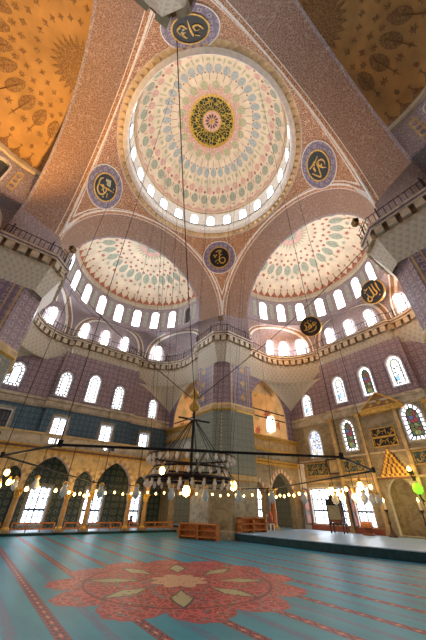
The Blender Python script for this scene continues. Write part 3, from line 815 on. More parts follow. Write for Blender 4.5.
# ------------------------------------------------------------------ outer walls of the two far sides
def build_wall(side):
    T = TB(side); m = MB(); nm = NAMES[side]; wins = []
    fc = lambda s, z, d: T(s, 21.6 + d, z); fo = lambda s, z, d: T(s, 22.1 + d, z)
    E_ = side == 'E'
    CW = 4.75
    for u in (-CW, CW):
        for z0, z1, mt in ((0, 6, 'stone'), (6, 10.7, 'stone' if E_ else 'blue'), (10.7, 17.3, 'purple')):
            m.face([T(u, 21.6, z0), T(u, 22.1, z0), T(u, 22.1, z1), T(u, 21.6, z1)], mt)
    def zone(z0, z1, mat, holes, **k):
        L = [h for h in holes if sum(p[0] for p in h) / len(h) < -CW]; R = [h for h in holes if sum(p[0] for p in h) / len(h) > CW]
        Cc = [h for h in holes if h not in L and h not in R]
        wallzone(m, fo, -10.35, -CW, z0, z1, mat, L, **k); wallzone(m, fc, -CW, CW, z0, z1, mat, Cc, **k); wallzone(m, fo, CW, 10.35, z0, z1, mat, R, **k)
    fn_of = lambda h: fc if abs(sum(p[0] for p in h) / len(h)) < CW else fo
    if not E_:
        g = [rect_poly(-8.2, 1.6, 0.5, 3.5), rect_poly(-2.72, 1.9, 0.5, 3.5), rect_poly(2.4, 1.95, 0.5, 3.5), rect_poly(7.25, 1.25, 0.5, 3.5)]
        zone(0, 4.0, 'green', g, rim='panel', rimw=0.22); zone(4.0, 6.2, 'green', [])
        for h, l in zip(g, ('behind the columns at the far left', 'behind the leftmost wide arch of the arcade', 'behind the second wide arch of the arcade', 'behind the narrow arch nearest the far pier')):
            window(fn_of(h), h, 'p_door', 'grid', 0.3, 'tall bright grid window at floor level ' + l)
        lo = [rect_poly(-8.3, 1.6, 6.7, 9.9), rect_poly(-3.0, 1.5, 6.6, 9.85), rect_poly(2.05, 1.5, 6.6, 9.85), rect_poly(7.1, 1.4, 6.6, 9.8)]
        zone(6.2, 10.7, 'blue', lo, rim='panel', rimw=0.3)
        for i, h in enumerate(lo):
            window(fn_of(h), h, 'p_dim' if i == 0 else 'p_door', 'grid', 0.4, ['dark shuttered window above the gallery parapet at the far left', 'bright square-headed window in the blue tiles, leftmost lit one', 'bright square-headed window in the blue tiles, middle lit one', 'bright square-headed window in the blue tiles, nearest the far pier'][i])
        md = [arch_poly(-8.7, 1.55, 12.15, 14.9, 0.12), arch_poly(-3.82, 1.35, 11.95, 14.95, 0.12), arch_poly(-0.62, 1.45, 11.9, 15.4, 0.12), arch_poly(2.6, 1.35, 11.75, 14.8, 0.12), arch_poly(7.7, 1.35, 11.7, 14.3, 0.12)]
        zone(10.7, 17.3, 'purple', md, rim='violet', rimw=0.35)
        for i, h in enumerate(md):
            window(fn_of(h), h, 'p_cool', 'inner' if i == 2 else 'border', 0.3, 'leaded white arched window, %s from the left in the purple tiles of the left wall' % ORD[i])
    else:
        g = [rect_poly(-8.15, 2.5, 0.95, 4.2), rect_poly(-5.75, 1.5, 0.95, 4.2), rect_poly(-3.3, 1.75, 0.95, 4.2), ]
        mih = arch_poly(0.35, 2.3, 0.6, 4.75, 0.2)
        zone(0, 4.9, 'stone', g + [mih], rim='panel', rimw=0.2)
        for h, l in zip(g, ('nearest the far corner', 'half hidden by the tall preacher chair', 'beside the golden prayer niche')):
            window(fn_of(h), h, 'p_door', 'grid', 0.3, 'tall bright window at floor level in the right wall ' + l)
        zone(4.9, 6.9, 'stone', [])
        lo = [arch_poly(-7.55, 1.75, 7.0, 10.1, 0.15), arch_poly(-3.05, 1.5, 7.2, 10.4, 0.15), arch_poly(3.25, 1.85, 7.4, 10.65, 0.15)]
        zone(6.9, 10.8, 'stone', lo, rim='panel', rimw=0.2)
        for i, h in enumerate(lo):
            window(fn_of(h), h, 'p_net' if i == 0 else 'p_stain', 'plain' if i == 0 else 'border', 0.25,
                   ['pale net-patterned arched window, lower row near the far corner', 'dark stained-glass window with white border, left of the gilded pediment', 'colourful stained-glass window with white border, right of the gilded pediment'][i])
        md = [arch_poly(-7.8, 1.45, 11.7, 14.5, 0.12), arch_poly(-2.88, 1.5, 12.1, 15.3, 0.12), arch_poly(0.35, 1.5, 12.1, 15.45, 0.12), arch_poly(3.45, 1.6, 12.3, 15.6, 0.12), arch_poly(8.3, 1.5, 12.3, 15.4, 0.12)]
        zone(10.8, 17.3, 'purple', md, rim='violet', rimw=0.3)
        for i, h in enumerate(md):
            window(fn_of(h), h, ('p_warm', 'p_warm', 'p_stain', 'p_warm', 'p_warm')[i], 'inner', 0.3, 'stained-glass arched window, %s from the left in the purple tiles of the right wall' % ORD[i])
        # niche behind the prayer niche opening
        m.grid(lambda a, z: T(0.35 + 1.2 * cos(a), 21.9 + 1.0 * sin(a), z), rng(0, pi, 16), [0.4, 5.0], 'stone', lambda a, z: (a * 1.2, z))
        m.face([T(-1, 21.9, 4.95), T(1.7, 21.9, 4.95), T(1.7, 23.1, 4.95), T(-1, 23.1, 4.95)], 'stone')
    m.build('wall_%s' % nm.replace(' ', '_'), None, False, kind='structure')
    # stone string course between lower and upper wall
    c = MB()
    for u0, u1, v in ((-10.35, -CW + 0.0, 22.1), (-CW - 0.25, CW + 0.25, 21.6), (CW, 10.35, 22.1)):
        for z0, z1, o in ((10.6, 10.75, 0.12), (10.75, 11.3, 0.2), (11.3, 11.5, 0.34), (11.5, 11.6, 0.28)):
            c.box(((u0 + u1) / 2, v - o / 2, (z0 + z1) / 2), (u1 - u0, o, z1 - z0), 'beige', 0, lambda x, y, z: T(x, y, z))
    c.build('trim_%d' % (1 if side == 'N' else 2), None, False, kind='structure')
    # stalactite squinch in the two rear corners
    for sg in (-1, 1):
        q = MB()
        def pt(a, k):
            big = (sg > 0) == (side == 'N'); r = lerp(5.4 if big else 2.6, 0.05, k ** 0.75); return T(sg * (10.34 - r + r * cos(a)), 22.08 - r + r * sin(a), lerp(15.95, 12.9 if big else 14.6, k))
        q.grid(pt, rng(0, pi / 2, 14), rng(0, 1, 10), 'muqarnas', lambda a, k: (a * 3.2, k * 3.4))
        F = [T(sg * (10.36), 22.1, 15.9)] + [T(sg * (4.7 + 5.55 * cos(a)), 16.8 + 5.55 * sin(a), 15.9) for a in rng(0, pi / 2, 12)]
        for i in range(1, len(F) - 1): q.face([F[0], F[i], F[i + 1]], 'beige')
        q.build('corner_squinch', None, True, kind='structure')

def build_corner():
    # the arched openings beside the far pier and the bay behind them
    for side, sg in (('N', 1), ('E', -1)):
        T = TB(side); m = MB(); f = lambda s, z, d: T(sg * (10.35 + d), s, z)
        if side == 'E':
            a1 = arch_poly(15.0, 2.1, 0.5, 4.5, 0.25); a2 = arch_poly(18.75, 3.6, 0.5, 5.5, 0.25)
            wallzone(m, f, 13.5, 22.1, 0.5, 6.1, 'stone', [a1, a2], rim='voussoir', rimw=0.42, reveal='stone', depth=0.7)
            zb = 9.1
        else:
            a1 = arch_poly(17.6, 4.6, 0.3, 5.5, 0.2)
            wallzone(m, f, 13.5, 22.1, 0.0, 6.1, 'stone', [a1], rim='voussoir', rimw=0.42, reveal='stone', depth=0.7)
            zb = 10.6
        cell(m, f, 13.5, 22.1, 6.1, zb - 1.6, 'panel'); cell(m, f, 13.5, 22.1, zb - 1.6, zb, 'ochre')
        for z, o in ((6.2, 0.3), (6.5, 0.22), (zb - 1.5, 0.22), (zb - 0.15, 0.35), (zb - 0.4, 0.2)):
            m.box((sg * (10.35 - o / 2), 17.8, z), (o, 8.6, 0.22), 'gold', 0, lambda x, y, z: T(x, y, z))
        big = arch_poly(17.5, 6.3, zb, 16.0, 0.35)
        cell(m, f, 13.5, 22.1, zb, 16.4, 'violet', big, rim='purple', rimw=0.3, reveal='creamw', depth=1.0)
        m.build('corner_arch_wall', None, False, kind='structure')
        for z in (11.2, 12.0):
            r = MB(); r.tube([T(sg * 10.5, 13.7, z), T(sg * 10.5, 21.6, z + 0.05)], 0.07, 'iron', 6)
            if side == 'E' or z < 12:
                r.build('tie_rod', None, False, ('upper' if z > 11.5 else 'lower') + ' black tie rod across the tall arch ' + ('right' if side == 'E' else 'left') + ' of the far pier', 'rod')
    b = MB()
    for z0, z1, mt in ((0.3, 6.2, 'greytile'), (6.4, 14.4, 'creamw')):
        b.face([(11.2, 22.1, z0), (22.1, 22.1, z0), (22.1, 22.1, z1), (11.2, 22.1, z1)], mt)
        b.face([(22.1, 11.2, z0), (22.1, 22.1, z0), (22.1, 22.1, z1), (22.1, 11.2, z1)], mt)
    b.face([(11.0, 11.0, 6.2), (22.1, 11.0, 6.2), (22.1, 22.1, 6.2), (11.0, 22.1, 6.2)], 'stone')
    def vp(a, t):
        r = 8.2 * cos(t * pi / 2); x = max(-5.5, min(5.5, r * cos(a))); y = max(-5.5, min(5.5, r * sin(a))); return (16.6 + x, 16.6 + y, 14.4 + 3.4 * sin(t * pi / 2))
    b.grid(vp, rng(0, 2 * pi, 32), rng(0, 1, 10), 'creamw')
    for i in range(16):
        a = 2 * pi * i / 16
        for t0, sz in ((0.5, 0.9), (0.7, 0.6)):
            p0 = Vector(vp(a, t0)); ta = (Vector(vp(a + 0.05, t0)) - p0).normalized(); tb = (Vector(vp(a, t0 + 0.03)) - p0).normalized(); nn = ta.cross(tb).normalized()
            if nn.dot(Vector((16.6, 16.6, 12)) - p0) < 0: nn = -nn
            fanface(b, [p0 + ta * x * sz + tb * y * sz + nn * 0.06 for x, y in star(0.62, 8, 0.55)], 'red' if i % 2 else 'olive')
    for j in range(5):
        for k in range(3):
            z = 9.6 + 1.9 * k
            for f in (lambda q, w, j=j: (12.6 + 2.0 * j + q, 22.04, z + w), lambda q, w, j=j: (22.04, 12.6 + 2.0 * j + q, z + w)):
                fanface(b, [f(x, y) for x, y in star(0.7, 8, 0.55)], 'red' if (j + k) % 2 else 'olive')
    b.build('wall_corner_bay', None, False, kind='structure')
    w1 = arch_poly(14.6, 1.3, 9.4, 12.4, 0.1)
    window(lambda s, z, d: (s, 22.05 + d - 0.3, z), w1, 'p_sky', 'plain', 0.25, 'bright arched window deep inside the tall arch right of the far pier')
    w2 = rect_poly(17.0, 2.0, 0.7, 4.4)
    window(lambda s, z, d: (22.05 + d - 0.3, s, z), w2, 'p_door', 'grid', 0.25, 'bright window seen behind the orange column right of the far pier')
    w3 = arch_poly(14.0, 1.2, 10.8, 13.0, 0.1)
    window(lambda s, z, d: (22.05 + d - 0.3, s, z), w3, 'p_sky', 'plain', 0.25, 'small bright window inside the tall arch left of the far pier')

# ------------------------------------------------------------------ ground floor
def column(x, y, z0, z1, r, label, shaft='tanshaft', cap='gold'):
    o = empty('column', (x, y, z0), label, 'column'); o['kind'] = 'structure'
    h = z1 - z0
    b = MB(); b.box((0, 0, 0.09), (r * 2.9, r * 2.9, 0.18), 'stone'); b.lathe((0, 0, 0), [(r * 1.4, 0.18), (r * 1.42, 0.26), (r * 1.1, 0.34), (r * 1.05, 0.4)], 'gold', 16); b.build('base', o)
    s = MB(); s.lathe((0, 0, 0), [(r, 0.38), (r * 1.02, h * 0.4), (r * 0.9, h - 0.62)], shaft, 18); s.build('shaft', o, True)
    c = MB(); c.lathe((0, 0, 0), [(r * 0.95, h - 0.64), (r * 1.1, h - 0.58), (r * 0.95, h - 0.52)], 'gold', 16)
    for k, (rr, z) in enumerate(((1.05, 0.48), (1.25, 0.34), (1.5, 0.2))):
        for i in range(8):
            a = 2 * pi * (i + 0.5 * k) / 8; c.box((r * rr * cos(a) * 0.85, r * rr * sin(a) * 0.85, h - z), (r * 0.6, r * 0.6, 0.16), cap, a)
    c.box((0, 0, h - 0.06), (r * 3.1, r * 3.1, 0.12), cap); c.build('capital', o)
    return o

def prism(mb, P, z0, z1, mat):
    mb.face([(x, y, z1) for x, y in P], mat); mb.face([(x, y, z0) for x, y in P], mat)
    for i in range(len(P)):
        a, b = P[i], P[(i + 1) % len(P)]; mb.face([(*a, z0), (*b, z0), (*b, z1), (*a, z1)], mat)

def build_ground():
    m = MB()
    m.face([(-24, -24, -0.03), (24, -24, -0.03), (24, 24, -0.03), (-24, 24, -0.03)], 'stone')
    m.build('floor', None, False, kind='structure', loc=(0, 0, -0.03))
    c = MB(); prism(c, [(-15, -21.5), (14.4, -21.5), (14.4, -16.2), (12.6, -5), (11.4, 0.6), (10.7, 7.9), (9.9, 8.2), (9.9, 17.75), (-15, 17.75)], -0.025, 0.005, 'carpet')
    c.build('carpet', None, False, 'wide blue carpet with red chain stripes and one huge scalloped red medallion', 'carpet')
    p = MB()
    PL = [(10.4, 8.2), (10.75, 4.5), (11.3, 0.5), (12.4, -5.0), (14.5, -16), (21.55, -16), (21.55, 4.8), (22.05, 4.8), (22.05, 22.0), (11.15, 22.0), (11.15, 13.8), (13.8, 13.8), (13.8, 8.88), (10.5, 8.88)]
    prism(p, PL, -0.02, 0.45, 'kerb')
    p.build('platform', None, False, kind='structure')
    c2 = MB(); prism(c2, [(x + (0.06 if x < 13 else 0), y) for x, y in PL], 0.455, 0.5, 'carpet2')
    c2.build('platform_carpet', None, False, 'plain pale blue carpet on the raised platform along the right wall', 'carpet')
    g = MB(); g.box((0, 19.95, 0.07), (20.7, 4.3, 0.18), 'kerb'); g.build('gallery_step', None, False, kind='structure')
    c3 = MB(); c3.box((0, 19.8, 0.18), (20.3, 3.5, 0.04), 'carpet2')
    c3.build('gallery_carpet', None, False, 'pale blue carpet on the step behind the arcade columns at left', 'carpet')
    # arcade under the left gallery
    a = MB(); V = 18.0
    xs = [-10.35, -6.65, -4.9, -1.05, 0.95, 4.75, 6.5, 10.35]
    f = lambda s, z, d: (s, V - 0.3 + d, z); fb = lambda s, z, d: (s, V + 0.3 - d * 0, z)
    for i in range(7):
        x0, x1 = xs[i], xs[i + 1]; w = x1 - x0
        h = arch_poly((x0 + x1) / 2, w - 0.42, 3.1, 5.65 if w > 3 else 4.7, 0.22)
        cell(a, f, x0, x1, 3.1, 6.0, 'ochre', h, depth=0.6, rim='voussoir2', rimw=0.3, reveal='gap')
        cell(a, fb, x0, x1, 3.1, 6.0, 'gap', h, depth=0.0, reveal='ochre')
    sq = [rect_poly(x, 0.5, 6.62, 7.08) for x in (-8.6, -8.0, -3.75, -3.1, 1.3, 1.95, 6.2, 6.85)]
    wallzone(a, f, -10.35, 10.35, 6.25, 7.3, 'beige', sq, depth=0.25, reveal='ochre'); 
    wallzone(a, lambda s, z, d: (s, V - 0.05, z), -10.35, 10.35, 6.25, 7.3, 'beige', sq, depth=0.0)
    for z0, z1, o, mt in ((5.95, 6.08, 0.1, 'gold'), (6.08, 6.25, 0.2, 'brown'), (6.25, 6.4, 0.12, 'gold'), (7.28, 7.42, 0.1, 'ochre')):
        a.box((0, V - 0.3 - o / 2 + 0.12, (z0 + z1) / 2), (20.7, o + 0.3, z1 - z0), mt)
    a.box((0, 20.05, 6.12), (20.7, 4.1, 0.16), 'brown')
    a.build('gallery_arcade', None, False, kind='structure')
    lab = ['leftmost', 'second', 'third', 'fourth', 'fifth', 'sixth']
    for i, x in enumerate(xs[1:-1]):
        column(x, V, 0.19, 3.1, 0.2, '%s slender gilded column of the arcade under the left gallery' % lab[i])
    column(16.6, 9.95, 0.5, 3.9, 0.27, 'orange column under the striped arch right of the far pier', 'wood')
    # low wooden barriers between the columns
    for i in range(7):
        x0, x1 = xs[i] + 0.4, xs[i + 1] - 0.4
        b = MB(); n = max(1, round((x1 - x0) / 1.1))
        for z in (0.92, 0.55): b.box(((x0 + x1) / 2, V, z - 0.12), (x1 - x0, 0.09, 0.1), 'wood')
        for k in range(n + 1): b.box((lerp(x0, x1, k / n), V, 0.52), (0.08, 0.1, 0.64), 'wood')
        b.build('low_barrier', None, False, ['low wooden barrier at the far left end of the arcade', 'short wooden barrier between the two leftmost columns', 'low wooden barrier under the leftmost wide arch of the arcade', 'short wooden barrier between the third and fourth columns',
                'low wooden barrier under the second wide arch of the arcade', 'short wooden barrier between the fifth and sixth columns', 'low wooden barrier between the last column and the far pier'][i], 'barrier')
    # white marble pilaster and a few plain ones on the right wall
    tr = 3
    for u, w, mt, z1 in ((-10.0, 0.7, 'white', 6.6), (-4.75, 0.3, 'ochre', 10.6), (-1.55, 0.3, 'ochre', 10.6), (2.05, 0.3, 'ochre', 10.6), (4.75, 0.3, 'ochre', 10.6)):
        t = MB(); v = 22.1 if abs(u) > 5 else 21.6
        t.box((v - 0.12, -u, (0.5 + z1) / 2), (0.24, w, z1 - 0.5), mt); t.box((v - 0.17, -u, z1 - 0.15), (0.34, w + 0.14, 0.3), 'gold' if mt != 'white' else 'white'); t.box((v - 0.17, -u, 0.7), (0.34, w + 0.14, 0.4), mt)
        t.build('trim_%d' % tr, None, False, kind='structure'); tr += 1
    t = MB()
    for u0, u1, v in ((-10.35, -4.75, 22.1), (-4.75, 4.75, 21.6), (4.75, 10.35, 22.1)):
        t.box((v - 0.1, -(u0 + u1) / 2, 4.75), (0.2, u1 - u0, 0.16), 'ochre'); t.box((v - 0.08, -(u0 + u1) / 2, 6.8), (0.16, u1 - u0, 0.14), 'beige')
        if u1 < 5: t.box((v - 0.14, -(u0 + min(u1, -1.7)) / 2, 0.72), (0.28, min(u1, -1.7) - u0, 0.42), 'redwood')
    t.build('trim_%d' % tr, None, False, kind='structure')

# ------------------------------------------------------------------ script strokes
def smooth(P, n=6):
    out = []
    for i in range(len(P) - 1):
        p0 = P[max(i - 1, 0)]; p1 = P[i]; p2 = P[i + 1]; p3 = P[min(i + 2, len(P) - 1)]
        for k in range(n):
            t = k / n
            out.append(tuple(0.5 * ((2 * p1[j]) + (-p0[j] + p2[j]) * t + (2 * p0[j] - 5 * p1[j] + 4 * p2[j] - p3[j]) * t * t + (-p0[j] + 3 * p1[j] - 3 * p2[j] + p3[j]) * t ** 3) for j in (0, 1)))
    out.append(tuple(P[-1])); return out
def stroke(mb, P, w, mat, z=0.03, sc=1.0, z1=None):
    # broad-pen stroke raised from its ground
    S = smooth(P) if len(P) > 2 else [tuple(p) for p in P]
    n = len(S); Lf, Rt = [], []
    for i, p in enumerate(S):
        a = S[max(i - 1, 0)]; b = S[min(i + 1, n - 1)]; d = (b[0] - a[0], b[1] - a[1]); l = sqrt(d[0] ** 2 + d[1] ** 2) or 1
        q = i / max(1, n - 1); k = w * (0.45 + 0.55 * sin(pi * min(1, q * 1.15 + 0.1)))
        nx, ny = -d[1] / l * k, d[0] / l * k
        Lf.append(((p[0] + nx) * sc, (p[1] + ny) * sc)); Rt.append(((p[0] - nx) * sc, (p[1] - ny) * sc))
    for i in range(n - 1):
        mb.face([(*Lf[i], z), (*Lf[i + 1], z), (*Rt[i + 1], z), (*Rt[i], z)], mat)
        mb.face([(*Lf[i], 0), (*Lf[i + 1], 0), (*Lf[i + 1], z), (*Lf[i], z)], mat); mb.face([(*Rt[i], 0), (*Rt[i + 1], 0), (*Rt[i + 1], z), (*Rt[i], z)], mat)
def dot(mb, x, y, r, mat, sc, z=0.03):
    P = [((x + r) * sc, y * sc, z), (x * sc, (y + r) * sc, z), ((x - r) * sc, y * sc, z), (x * sc, (y - r) * sc, z)]
    mb.face(P, mat)
SCRIPTS = {
 'far': ([[(0.28, 0.62), (0.1, 0.56), (-0.02, 0.42), (0.12, 0.3), (0.3, 0.34)], [(0.3, 0.34), (0.08, 0.2), (-0.02, -0.2), (0.1, -0.55), (0.42, -0.6), (0.6, -0.35), (0.5, -0.08), (0.25, -0.05), (0.02, -0.25), (-0.3, -0.3), (-0.5, -0.5)],
          [(-0.35, 0.6), (0.0, 0.72), (0.3, 0.76)]], [(-0.45, 0.1, 0.12), (-0.3, 0.25, 0.1), (-0.55, 0.25, 0.09), (-0.2, -0.62, 0.08)]),
 'left': ([[(-0.72, 0.2), (-0.78, -0.1), (-0.55, -0.42), (-0.35, -0.7), (0.05, -0.78), (0.28, -0.55), (0.28, -0.2), (0.1, 0.05), (-0.1, -0.1), (0.05, -0.3), (0.35, -0.35)], [(-0.3, -0.3), (0.1, 0.05), (0.45, 0.3), (0.75, 0.5)], [(-0.45, -0.35), (-0.2, -0.1), (0.0, -0.45)], [(0.45, -0.1), (0.7, -0.35)]],
          [(-0.2, 0.55, 0.2), (0.0, 0.4, 0.18), (-0.4, 0.4, 0.16), (-0.15, 0.3, 0.14), (0.5, 0.62, 0.08), (0.45, -0.6, 0.1)]),
 'right': ([[(-0.5, 0.72), (-0.1, 0.5), (0.35, 0.3), (0.65, 0.25)], [(-0.72, 0.4), (-0.7, -0.1), (-0.62, -0.5), (-0.2, -0.2), (0.15, 0.15), (0.3, 0.05), (0.15, -0.05)], [(0.1, 0.1), (0.05, -0.4), (0.2, -0.8)], [(0.35, 0.1), (0.55, -0.2), (0.5, -0.5), (0.3, -0.6)], [(-0.1, 0.3), (0.1, 0.45), (0.25, 0.25)]], [(0.2, -0.3, 0.1), (-0.3, 0.3, 0.14), (-0.4, 0.15, 0.12)]),
 'near': ([[(-0.75, 0.1), (-0.5, -0.25), (-0.2, -0.2), (-0.3, 0.1), (-0.55, 0.05)], [(-0.1, 0.5), (0.0, 0.0), (0.05, -0.7)], [(0.2, -0.1), (0.45, -0.4), (0.75, -0.1), (0.6, 0.3)], [(0.3, 0.6), (0.5, 0.3), (0.3, 0.1)], [(-0.5, 0.55), (-0.2, 0.4)]], [(0.5, 0.1, 0.12), (0.4, -0.1, 0.1), (0.62, -0.25, 0.1)]),
 'allah': ([[(0.66, 0.6), (0.6, 0.1), (0.62, -0.35)], [(0.3, 0.66), (0.28, 0.1), (0.34, -0.3), (0.1, -0.42), (0.0, -0.1)], [(-0.02, 0.6), (0.0, 0.1), (-0.02, -0.35), (-0.26, -0.46), (-0.4, -0.2)], [(-0.4, -0.2), (-0.62, -0.3), (-0.66, -0.6), (-0.4, -0.66), (-0.3, -0.4), (-0.45, -0.15), (-0.5, 0.1)], [(-0.55, 0.62), (-0.4, 0.45), (-0.2, 0.56)]], [(-0.6, 0.3, 0.08), (0.45, -0.62, 0.07)]),
 'muh': ([[(0.7, 0.25), (0.5, 0.05), (0.3, 0.2), (0.45, 0.35), (0.65, 0.2)], [(0.5, 0.08), (0.2, -0.05), (0.0, 0.2), (-0.2, 0.45), (-0.5, 0.5)], [(0.2, -0.05), (0.0, -0.2), (-0.2, -0.1), (-0.1, 0.08), (0.05, -0.05), (-0.2, -0.3), (-0.55, -0.3)], [(-0.55, 0.35), (-0.4, 0.0), (-0.55, -0.3), (-0.75, -0.25)], [(0.6, -0.1), (0.45, -0.45), (0.0, -0.62), (-0.35, -0.55)]], [(-0.1, 0.62, 0.08), (0.2, 0.55, 0.08)]),
}
def roundel(pos, normal, up, key, rb, rd, label, group):
    o = empty('calligraphy_roundel', pos, label, 'roundel', group)
    n = Vector(normal).normalized(); u = Vector(up); u = (u - n * u.dot(n)).normalized(); r = u.cross(n)
    o.rotation_euler = Matrix((r, u, n)).transposed().to_euler()
    def ring(name, r0, r1, z, mat, smoothz=True):
        m = MB(); us = rng(0, 2 * pi, 48)
        m.grid(lambda a, k: (lerp(r0, r1, k) * cos(a), lerp(r0, r1, k) * sin(a), z), us, [0, 1], mat, lambda a, k: (cos(a) * lerp(r0, r1, k), sin(a) * lerp(r0, r1, k)))
        for rr in (r0, r1): m.grid(lambda a, k: (rr * cos(a), rr * sin(a), z * k - (1 - k) * 0.12), us, [0, 1], mat)
        return m.build(name, o)
    if rb:
        ring('border', rd, rb * 0.96, 0.04, 'violet'); ring('white_edge', rb * 0.96, rb, 0.06, 'white')
    ring('gold_ring', rd * 0.91 if rb else rd * 0.94, rd, 0.1, 'gold')
    m = MB(); m.lathe((0, 0, 0), [(rd * 0.93, -0.06), (rd * 0.93, 0.05), (0.0, 0.05)], 'black', 40); m.build('disc', o)
    s = MB(); S, D = SCRIPTS[key]
    for P in S: stroke(s, P, 0.06, 'gold', 0.04, rd * 0.88)
    for x, y, q in D: dot(s, x, y, q, 'gold' if key not in ('left', 'near') else 'olive', rd * 0.88, 0.04)
    k = s.build('script', o); k.location.z = 0.055
    return o

def build_back_walls():
    # the two walls behind and beside the photographer, with unseen windows added for fill light
    for side in 'SW':
        T = TB(side); m = MB(); f = lambda s, z, d: T(s, 21.9 + d, z)
        lo = [rect_poly(u, 2.0, 0.8, 4.2) for u in (-7.5, -2.5, 2.5, 7.5)]
        wallzone(m, f, -21.9, 21.9, 0, 5.5, 'stone', lo, rim='panel', rimw=0.2)
        md = [arch_poly(u, 1.8, 7.5, 11.0, 0.15) for u in (-8.0, -4.0, 0.0, 4.0, 8.0)]
        wallzone(m, f, -21.9, 21.9, 5.5, 11.5, 'stone', md)
        up = [arch_poly(u, 1.6, 12.3, 15.6, 0.15) for u in (-8.0, -4.0, 0.0, 4.0, 8.0)]
        wallzone(m, f, -21.9, 21.9, 11.5, 19.2, 'purple', up)
        m.build('wall_%s' % ('back' if side == 'S' else 'side'), None, False, kind='structure')
        for k, h in enumerate(lo + md + up):
            window(f, h, 'p_back', 'grid', 0.3, '%s bright window of the %s row in the %s wall, outside the picture' % (ORD[k if k < 4 else (k - 4) % 5], ('low', 'middle', 'upper')[0 if k < 4 else 1 if k < 9 else 2], 'rear' if side == 'S' else 'near left'))
# ------------------------------------------------------------------ things
def build_roundels():
    cz = Vector((0, 0, 23.1)); G = 'painted roundels on the pendentives'
    for (x, y, z, key, lab) in ((8.12, 8.35, 31.15, 'far', 'round gold-on-black calligraphy roundel above the far pier, lowest under the central dome'),
                                (-8.37, 8.16, 31.05, 'left', 'round gold-on-black calligraphy roundel left of the central dome'),
                                (8.45, -7.79, 31.33, 'right', 'round gold-on-black calligraphy roundel right of the central dome'),
                                (-7.54, -7.7, 32.25, 'near', 'calligraphy roundel at the very top, partly hidden by the near pier bracket')):
        p = Vector((x, y, z)); n = (cz - p).normalized(); up = Vector((-x, -y, 0)).normalized()
        roundel(p + n * 0.22, n, up, key, 2.3, 1.5, lab, G)
    roundel((20.2, 3.9, 22.35), (-1, -0.35, -0.3), (0, 0, 1), 'muh', 0, 1.42, 'hanging gold-on-black disc lower left of the other, over the orange-lit vault', 'hanging calligraphy discs')
    roundel((20.2, -4.55, 22.75), (-1, 0.25, -0.3), (0, 0, 1), 'allah', 0, 1.42, 'hanging gold-on-black disc at the right, just under the drum windows', 'hanging calligraphy discs')

